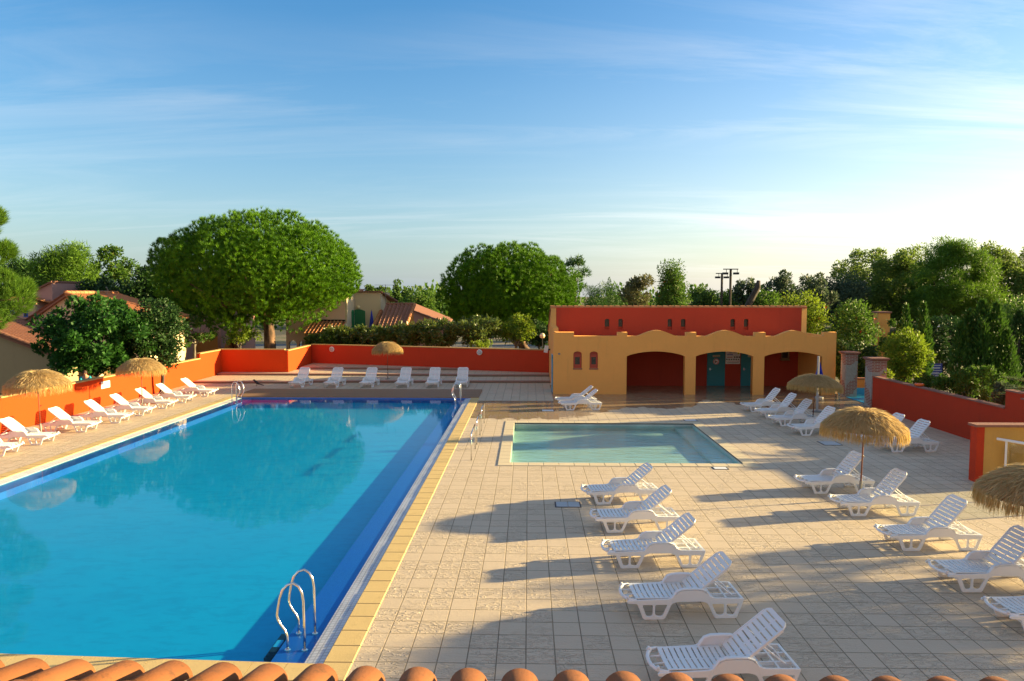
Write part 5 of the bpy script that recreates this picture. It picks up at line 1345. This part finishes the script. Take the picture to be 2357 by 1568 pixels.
# pine boughs entering at the left edge
def edge_pine():
    rng = rngn(); Y = 29.; t = thing('pine_tree', 'pine whose bright boughs enter the picture at the left edge', 'tree', (-27., Y, 0), 0)
    o = np.array([-27., Y, 0.]); L = []
    for px, py, r in ((30,690,.75),(-10,700,1.0),(-60,690,1.1),(0,655,.6),(52,668,.35),(-30,735,.7),(8,582,.38),(-25,590,.55),(-22,505,.5),(-55,530,.8),(-90,560,1.1),(-120,640,1.3),(-150,500,1.3),(-200,590,1.6),(-260,520,1.6),(-300,640,1.6)):
        q = P(px, py, Y+rng.uniform(-.6, .6)); L.append((q.x, q.y, q.z, r))
    L = np.array(L); lc = L[:, :3]-o; lr = L[:, 3]*.85
    ld = unit(lc-np.array([0, 0, 6.5])+np.array([.3, 0, 0]))
    P0, D, LL, W = tufts(lc, lr, ld, 150, rng, 10, .36, .022)
    link('crown', leafmesh('crown', P0, D, LL, W, rng, True), M['pine_yellow'], t)
    limb_mesh((0,0,-.1), (0,0,8.5), .28, .14, lc, rng, 10, .2).build('trunk', M['bark_pine'], t, None, True)
edge_pine()
g = 'laurel hedge shrubs along the far red wall'
for k, (a, b, yt, Y, lb) in enumerate(((700,765,772,53.8,'lowest dark laurel shrub at the left end of the hedge'),(728,858,750,55.,'laurel shrub in front of the tiled porch roof'),(800,922,748,54.6,'laurel shrub in front of the green shutters'),
      (868,1002,742,54.6,'laurel shrub left of the far parasol top'),(950,1078,735,54.2,'laurel shrub just right of the far parasol'),(1030,1172,722,54.8,'broad laurel shrub right of the far parasol'))):
    pxtree(lb, 'laurel_shrub', 'shrub', a, b, yt, 803, Y, 'leaf_gloss', n=5000, leaf=.28, nl=44, aspect=.36, up=.35, group=g, trunk=.06, lr=(.2,.34), shape='vase')
pxtree('rounded tree with orange tinted leaves beside the globe lamp', 'broadleaf_tree', 'tree', 1140, 1238, 718, 795, 55.5, 'leaf_bright', n=4200, leaf=.20, nl=30, group=None, trunk=.16, bmat='bark_grey')
pxtree('small green shrub just above the red wall near the pool house', 'shrub', 'shrub', 1075, 1150, 782, 806, 52., 'leaf_bright', n=700, leaf=.16, nl=12, trunk=.03)
pxtree('dark shrub mass behind the globe lamp', 'shrub', 'shrub', 1185, 1300, 735, 800, 61., 'leaf_shade', n=3500, leaf=.26, nl=20)
g = 'trees behind the pool house'
for k in range(5):
    a = 835+k*21; pxtree(('leftmost','second from left','middle','second from right','rightmost')[k]+' of the pale poplars on the skyline between the two umbrella pines', 'poplar_tree', 'tree', a, a+30, 646+(k % 3)*7, 730, 96.+k*3, 'leaf_poplar', n=1500, leaf=.4, nl=16, group='poplars between the umbrella pines', shape='column', lr=(.3,.5))
pxtree('dense olive tree left of the second umbrella pine', 'broadleaf_tree', 'tree', 915, 1012, 650, 760, 80., 'leaf_mid', n=5200, leaf=.3, nl=30, group=g)
pxtree('sparse layered pine right of the second umbrella pine top', 'pine_tree', 'tree', 1275, 1372, 584, 672, 88., 'pine_dark', n=1700, leaf=.5, nl=20, aspect=.2, group=g, needle=True, lr=(.15,.28), flat=.55, trunk=.25, zt=8.)
pxtree('dark bushy pine low behind the second umbrella pine', 'pine_tree', 'tree', 1325, 1440, 645, 735, 84., 'pine_dark', n=5000, leaf=.4, nl=30, aspect=.15, group=g, needle=True)
cypress('thin dark cypress tip left of the dusty tree', P(1402, 700, 90.).x, 90., [(0,0,P(1402,640,90.).z,.7)], 'pine_dark', 900, g)
pxtree('dusty olive brown tree left of the ivy covered column', 'broadleaf_tree', 'tree', 1428, 1512, 622, 735, 76., 'leaf_dusty', n=3800, leaf=.3, nl=34, group=g, lr=(.18,.3))
lobed('tall ivy covered tree column with red flowers rising behind the pool house', 'ivy_tree', 'tree', P(1545, 640, 60.).x, 60., .2, P(1545, 587, 60.).z, 1.62, 'leaf_mid', n=15000, leaf=.19, nl=90, group=g, shape='column', lr=(.42,.58), flowers=('flower_red', 26, .13), trunk=.25)
pxtree('ivy bulge with bright leaves beside the ivy column base', 'ivy_bush', 'shrub', 1520, 1590, 650, 725, 58.5, 'leaf_mid', n=3000, leaf=.18, nl=24, group=None)
pxtree('pale green tree between the ivy column and floodlight masts', 'broadleaf_tree', 'tree', 1575, 1662, 655, 740, 88., 'leaf_poplar', n=3200, leaf=.36, nl=26, group=g)
pxtree('eucalyptus with leaning bare trunk right of the floodlight masts', 'eucalyptus_tree', 'tree', 1683, 1748, 636, 720, 82., 'leaf_euca', n=2600, leaf=.36, nl=26, group=g, lr=(.18,.3), bmat='bark_grey', trunk=.3)
t = thing('tree_stump', 'leaning dark bare trunk behind the pool house roof', 'trunk', (P(1703, 720, 78.).x, 78., 0))
MB().tube([(0,0,-.05),(.3,0,2.5),(1.0,0,4.6),(1.9,0,6.3),(2.0,.1,7.0)], [.45,.42,.38,.34,.2], 8).build('trunk', M['bark_dark'], t, None, True)
pxtree('grey green eucalyptus, broad one right of the leaning trunk', 'eucalyptus_tree', 'tree', 1752, 1845, 622, 735, 90., 'leaf_euca', n=3200, leaf=.4, nl=36, group=g, lr=(.15,.26))
pxtree('grey green eucalyptus with pale trunk left of the plane trees', 'eucalyptus_tree', 'tree', 1830, 1925, 626, 735, 84., 'leaf_euca', n=3000, leaf=.4, nl=34, group=g, lr=(.16,.26), bmat='bark_grey', trunk=.4)
pxtree('low green tree filling the skyline behind the floodlight masts', 'broadleaf_tree', 'tree', 1625, 1705, 662, 740, 92., 'leaf_mid', n=2600, leaf=.38, nl=20, group=g)
pxtree('low dark green tree right of the leaning trunk', 'broadleaf_tree', 'tree', 1712, 1800, 662, 745, 80., 'leaf_mid', n=3200, leaf=.34, nl=24, group=g)
pxtree('yellow green flowering climber mound at the pool house right shoulder', 'climber_bush', 'shrub', 1782, 1912, 668, 800, 50., 'leaf_bright', n=6500, leaf=.20, nl=44, flowers=('flower_red', 14, .12))
pxtree('dark green climber mound with red flowers left of the yellow post', 'climber_bush', 'shrub', 1895, 2022, 692, 860, 48., 'leaf_mid', n=7500, leaf=.20, nl=44, flowers=('flower_red', 14, .12))
pxtree('small climber hanging on the yellow gate post', 'climber_bush', 'shrub', 2028, 2068, 722, 850, 50.5, 'leaf_mid', n=2200, leaf=.18, nl=18, flowers=('flower_red', 8, .12))
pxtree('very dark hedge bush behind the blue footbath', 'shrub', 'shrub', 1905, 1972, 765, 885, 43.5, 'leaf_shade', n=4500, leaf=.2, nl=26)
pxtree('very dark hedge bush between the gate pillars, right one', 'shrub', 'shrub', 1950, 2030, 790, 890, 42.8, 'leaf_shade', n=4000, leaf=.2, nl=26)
g = 'tall trees on the right skyline'
pxtree('plane tree with pale twisted trunk, left one on the right skyline', 'plane_tree', 'tree', 1895, 2080, 570, 810, 118., 'leaf_plane', n=22000, leaf=.42, nl=80, group=g, lr=(.14,.24), bmat='bark_grey', trunk=.32)
pxtree('plane tree behind the slender cypresses, middle of the right skyline', 'plane_tree', 'tree', 1985, 2165, 552, 810, 108., 'leaf_plane', n=24000, leaf=.40, nl=80, group=g, lr=(.14,.24), bmat='bark_grey', trunk=.28)
pxtree('tall conical green pine on the right skyline', 'pine_tree', 'tree', 2080, 2300, 535, 820, 98., 'pine_yellow', n=42000, leaf=.5, nl=120, aspect=.2, group=g, needle=True, shape='vase2', lr=(.16,.26), flat=.6, trunk=.4)
pxtree('airy grey green tree against the bright sky right of the conical pine', 'plane_tree', 'tree', 2215, 2375, 548, 830, 112., 'leaf_plane', n=15000, leaf=.42, nl=80, group=g, lr=(.13,.22), trunk=.35)
pxtree('airy tree cut by the right picture edge', 'plane_tree', 'tree', 2305, 2470, 565, 820, 105., 'leaf_plane', n=20000, leaf=.40, nl=80, group=g, lr=(.13,.23), trunk=.35)
pxtree('low grey green tree between the plane trees and the pool house', 'eucalyptus_tree', 'tree', 1850, 2000, 625, 790, 105., 'leaf_euca', n=12000, leaf=.38, nl=44, group=g, lr=(.2,.34))
pxtree('dark low tree below the right skyline trees', 'broadleaf_tree', 'tree', 2255, 2440, 660, 880, 62., 'leaf_mid', n=9500, leaf=.24, nl=34)
pxtree('dark bush under the conical pine', 'shrub', 'shrub', 2090, 2250, 720, 880, 52., 'leaf_shade', n=8000, leaf=.26, nl=30)
cyp = lambda px, Y: P(px, 800, Y).x
cypress('slender bright cypress, left of two behind the sunlit shrub', cyp(2083, 39.), 39., [(0,0,4.85,.30),(-.25,.2,3.9,.26),(.22,.1,3.6,.25)], n=3500)
cypress('slender bright cypress, right of two behind the sunlit shrub', cyp(2122, 38.), 38., [(0,0,4.95,.32),(.3,.1,4.0,.28)], n=3200)
cypress('broad many tipped cypress, largest behind the garden wall', cyp(2258, 31.), 31., [(0,0,5.15,.55),(-.55,.1,4.75,.45),(.55,-.1,5.05,.45),(-.95,-.1,4.2,.42),(.95,.2,4.6,.42),(.2,.5,4.9,.5),(-.3,-.5,4.3,.5),(.75,-.5,3.9,.45),(1.15,-.2,3.2,.4)], n=15000)
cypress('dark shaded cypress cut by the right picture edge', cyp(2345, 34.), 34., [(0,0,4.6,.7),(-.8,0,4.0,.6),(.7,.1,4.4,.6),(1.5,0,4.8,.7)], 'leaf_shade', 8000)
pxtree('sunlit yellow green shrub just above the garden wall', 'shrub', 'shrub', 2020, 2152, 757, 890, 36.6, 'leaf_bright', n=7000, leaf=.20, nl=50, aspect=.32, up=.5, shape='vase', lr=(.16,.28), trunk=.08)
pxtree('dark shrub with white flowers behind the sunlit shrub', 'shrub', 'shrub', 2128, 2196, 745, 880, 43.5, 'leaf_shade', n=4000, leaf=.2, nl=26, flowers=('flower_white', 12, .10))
g = 'low bushes behind the garden wall'
for a, b, yt, yb, Y, m_, lb in ((1998,2050,845,885,34.8,'leaf_bright','tiny bush at the foot of the far garden wall pillar'),(2100,2170,866,900,33.,'grass_green','low grassy bush left of the orange float'),(2150,2215,862,905,31.8,'leaf_mid','low bush right of the orange float'),
        (2200,2262,830,925,29.6,'leaf_mid','leggy bush in front of the broad cypress, left part'),(2245,2310,838,930,28.6,'leaf_mid','leggy bush in front of the broad cypress, right part'),(2285,2345,880,945,27.6,'leaf_euca','grey green bush beside the raised wall end')):
    pxtree(lb, 'shrub', 'shrub', a, b, yt, yb, Y, m_, n=2400, leaf=.15, nl=20, aspect=.3, up=.4, group=g, trunk=.03)
# palm at the right edge
def palm(label, x, y, z):
    rng = rngn(); t = thing('palm_tree', label, 'palm', (x, y, 0)); Ps, Ds, Ls = [], [], []; mb = MB()
    for k in range(26):
        a = 2*math.pi*k/26+rng.normal()*.1; el = rng.uniform(.05, 1.15); L = rng.uniform(1.3, 1.9)
        d = np.array([math.cos(a)*math.cos(el), math.sin(a)*math.cos(el), math.sin(el)])
        pts = [np.array([0, 0, z])+d*L*s-np.array([0, 0, .55*s*s*L*.5]) for s in np.linspace(0, 1, 8)]
        mb.tube([tuple(q) for q in pts], [.016-.0016*i for i in range(8)], 5)
        side = np.cross(d, [0, 0, 1]); side /= np.linalg.norm(side)+1e-9
        for s in np.linspace(.28, 1, 26):
            i = min(6, int(s*7)); q = pts[i]+(pts[i+1]-pts[i])*(s*7-i)
            for sg in (-1, 1):
                Ps.append(q); Ds.append(unit(d*.75+side*sg*.65+rng.normal(0, .06, 3))); Ls.append(.42*(1.15-.5*s))
    link('fronds', leafmesh('fronds', np.array(Ps), np.array(Ds), np.array(Ls), .028, rng), M['palm_green'], t)
    mb.tube([(0,0,-.05),(0,0,z*.5),(0,0,z+.05)], [.2,.16,.14], 9); mb.build('trunk', M['bark_pine'], t)
palm('small fan of palm fronds at the right edge behind the raised wall end', 19.0, 25.6, 1.9)
# trees right of the picture whose shadows fall across the paving
lobed('broad low tree beyond the right edge that shades the near paving', 'broadleaf_tree', 'tree', 19.2, 13.6, 2.35, 4.75, 2.6, 'leaf_deep', n=9000, leaf=.26, nl=60, ry=4.9, lr=(.4,.6), trunk=.2)
# far-off wood closing the horizon
def treeline():
    rng = rngn(); Ps, Ds = [], []
    n = 200
    x = rng.uniform(-150, 190, n); y = rng.uniform(112, 175, n)
    for i in range(n):
        h = rng.uniform(4.4, 7.4)*(y[i]/130)**.3; r = rng.uniform(2.5, 5.); m = 190
        d = rdirs(m, rng); d[:, 2] = np.abs(d[:, 2]); u = rng.uniform(.55, 1.05, m)[:, None]
        q = np.array([x[i], y[i], 0.])+d*u*np.array([r, r, h]); Ps.append(q); Ds.append(unit(d+rdirs(m, rng)*.7))
    q, D = np.concatenate(Ps), np.concatenate(Ds)
    o = link('treeline', leafmesh('treeline', q, D, 1.1*rng.uniform(.6, 1.3, len(q)), .7, rng), M['leaf_mid']); tag(o, 'far off wood closing the horizon behind the houses', None, None, 'stuff')
treeline()
# ================================================================== LIGHT, SKY, CAMERA
HZA = (1.55, 1.95, 2.4); HZB = (5.6, 5.0, 4.2)
w = bpy.data.worlds.new('World'); bpy.context.scene.world = w; w.use_nodes = True
t = NT.__new__(NT); t.t = w.node_tree; t.t.nodes.clear()
sky = t.n('TexSky', sky_type='NISHITA'); sky.sun_disc = False; sky.sun_elevation = SUN_EL; sky.sun_rotation = R(90)-SUN_AZ
sky.altitude = 0.; sky.air_density = 1.0; sky.dust_density = .35; sky.ozone_density = 2.0
dirv = t.n('TexCoord').outputs['Generated']
sp = t.n('SeparateXYZ'); t.set(sp.inputs[0], dirv)
zc = t.math('MAXIMUM', sp.outputs[2], .02)
den = t.math('ADD', zc, .10)
cb = t.n('CombineXYZ'); t.set(cb.inputs[0], t.math('DIVIDE', sp.outputs[0], den)); t.set(cb.inputs[1], t.math('DIVIDE', sp.outputs[1], den))
n1 = t.noise(t.mapv(cb.outputs[0], (.42, 1.9, 1), (0, 0, R(28)), (2.3, 1.1, 0)), 1.0, 10, .66, .8)
n2 = t.noise(t.mapv(cb.outputs[0], (.35, .8, 1), (0, 0, R(-12)), (5., 3.1, 0)), .8, 4, .5, .2)
ci = t.math('MULTIPLY', t.ramp(n1, [(.44, (0,0,0)), (.72, (1,1,1))]), t.ramp(n2, [(.38, (0,0,0)), (.66, (1,1,1))]))
rightw = t.math('MULTIPLY_ADD', sp.outputs[0], .55, .45, clamp=True)
ci = t.math('MULTIPLY', ci, t.math('MULTIPLY_ADD', rightw, .8, .5))
lum = t.n('RGBToBW'); t.set(lum.inputs[0], sky.outputs[0])
cl = t.n('Mix', data_type='RGBA', blend_type='MULTIPLY'); cl.inputs[0].default_value = 1.
cv = t.n('CombineColor'); 
for i in range(3): t.set(cv.inputs[i], t.math('MULTIPLY_ADD', lum.outputs[0], 1.9, 1.1))
t.set(cl.inputs[6], cv.outputs[0]); t.set(cl.inputs[7], (1., .97, .93))
hs0 = t.n('HueSaturation'); hs0.inputs['Saturation'].default_value = 1.27; hs0.inputs['Value'].default_value = 1.07; hs0.inputs['Hue'].default_value = .503; t.set(hs0.inputs['Color'], sky.outputs[0])
col = t.mix(t.math('MULTIPLY', ci, .5), hs0.outputs[0], cl.outputs[2])
# added fill light: an unseen veil high overhead; then pale haze along the horizon
hi = t.n('MapRange', interpolation_type='SMOOTHSTEP'); t.set(hi.inputs[0], sp.outputs[2]); hi.inputs[1].default_value = .52; hi.inputs[2].default_value = .85
fill_veil = t.n('RGB'); fill_veil.outputs[0].default_value = (1.5, 1.6, 1.85, 1)
col = t.mix(t.math('MULTIPLY', hi.outputs[0], .85), col, fill_veil.outputs[0])
sd_ = t.n('VectorMath', operation='DOT_PRODUCT'); t.set(sd_.inputs[0], dirv); sd_.inputs[1].default_value = (math.cos(SUN_AZ), math.sin(SUN_AZ), 0)
sa = t.n('MapRange', interpolation_type='SMOOTHSTEP'); t.set(sa.inputs[0], sd_.outputs['Value']); sa.inputs[1].default_value = -.05; sa.inputs[2].default_value = .95
hz_ = t.mix(sa.outputs[0], HZA, HZB)
hf = t.math('POWER', 2.718, t.math('MULTIPLY', t.math('ABSOLUTE', sp.outputs[2]), -5.5))
col = t.mix(t.math('MULTIPLY', hf, .92), col, hz_)
# added fill light: an unseen pale bank low in the sky behind the viewpoint
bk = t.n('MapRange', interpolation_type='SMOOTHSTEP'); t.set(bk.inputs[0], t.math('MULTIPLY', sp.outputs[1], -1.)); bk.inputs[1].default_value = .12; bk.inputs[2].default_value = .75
fill_bank = t.n('RGB'); fill_bank.outputs[0].default_value = (3.0, 2.7, 2.35, 1)
col = t.mix(t.math('MULTIPLY', bk.outputs[0], t.math('POWER', 2.718, t.math('MULTIPLY', t.math('ABSOLUTE', sp.outputs[2]), -1.8))), col, fill_bank.outputs[0])
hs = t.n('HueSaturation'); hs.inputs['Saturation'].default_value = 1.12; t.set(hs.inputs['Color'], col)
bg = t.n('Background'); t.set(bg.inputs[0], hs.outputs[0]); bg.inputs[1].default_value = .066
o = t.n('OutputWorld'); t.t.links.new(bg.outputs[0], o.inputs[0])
ld = bpy.data.lights.new('sun', 'SUN'); ld.energy = 5.; ld.angle = R(.8); ld.color = (1., .77, .37)
lo = bpy.data.objects.new('sun', ld); C.objects.link(lo)
sd = Vector((math.cos(SUN_EL)*math.cos(SUN_AZ), math.cos(SUN_EL)*math.sin(SUN_AZ), math.sin(SUN_EL)))
lo.rotation_euler = sd.to_track_quat('Z', 'Y').to_euler(); lo.location = sd*80
cd = bpy.data.cameras.new('camera'); co = bpy.data.objects.new('camera', cd); C.objects.link(co)
cd.sensor_width = 36.; cd.lens = PF/PW*36.; cd.clip_end = 5000.; cd.clip_start = .05
co.location = (0, 0, CH); co.rotation_euler = (R(90)-PITCH, 0, YAW)
bpy.context.scene.camera = co
sc = bpy.context.scene
sc.view_settings.view_transform = 'Standard'; sc.view_settings.look = 'None'; sc.view_settings.exposure = 1.85; sc.view_settings.gamma = 1.
sc.render.engine = 'CYCLES'
sc.cycles.max_bounces = 8; sc.cycles.transparent_max_bounces = 12; sc.cycles.caustics_reflective = False; sc.cycles.caustics_refractive = False
sc.cycles.sample_clamp_indirect = 6.
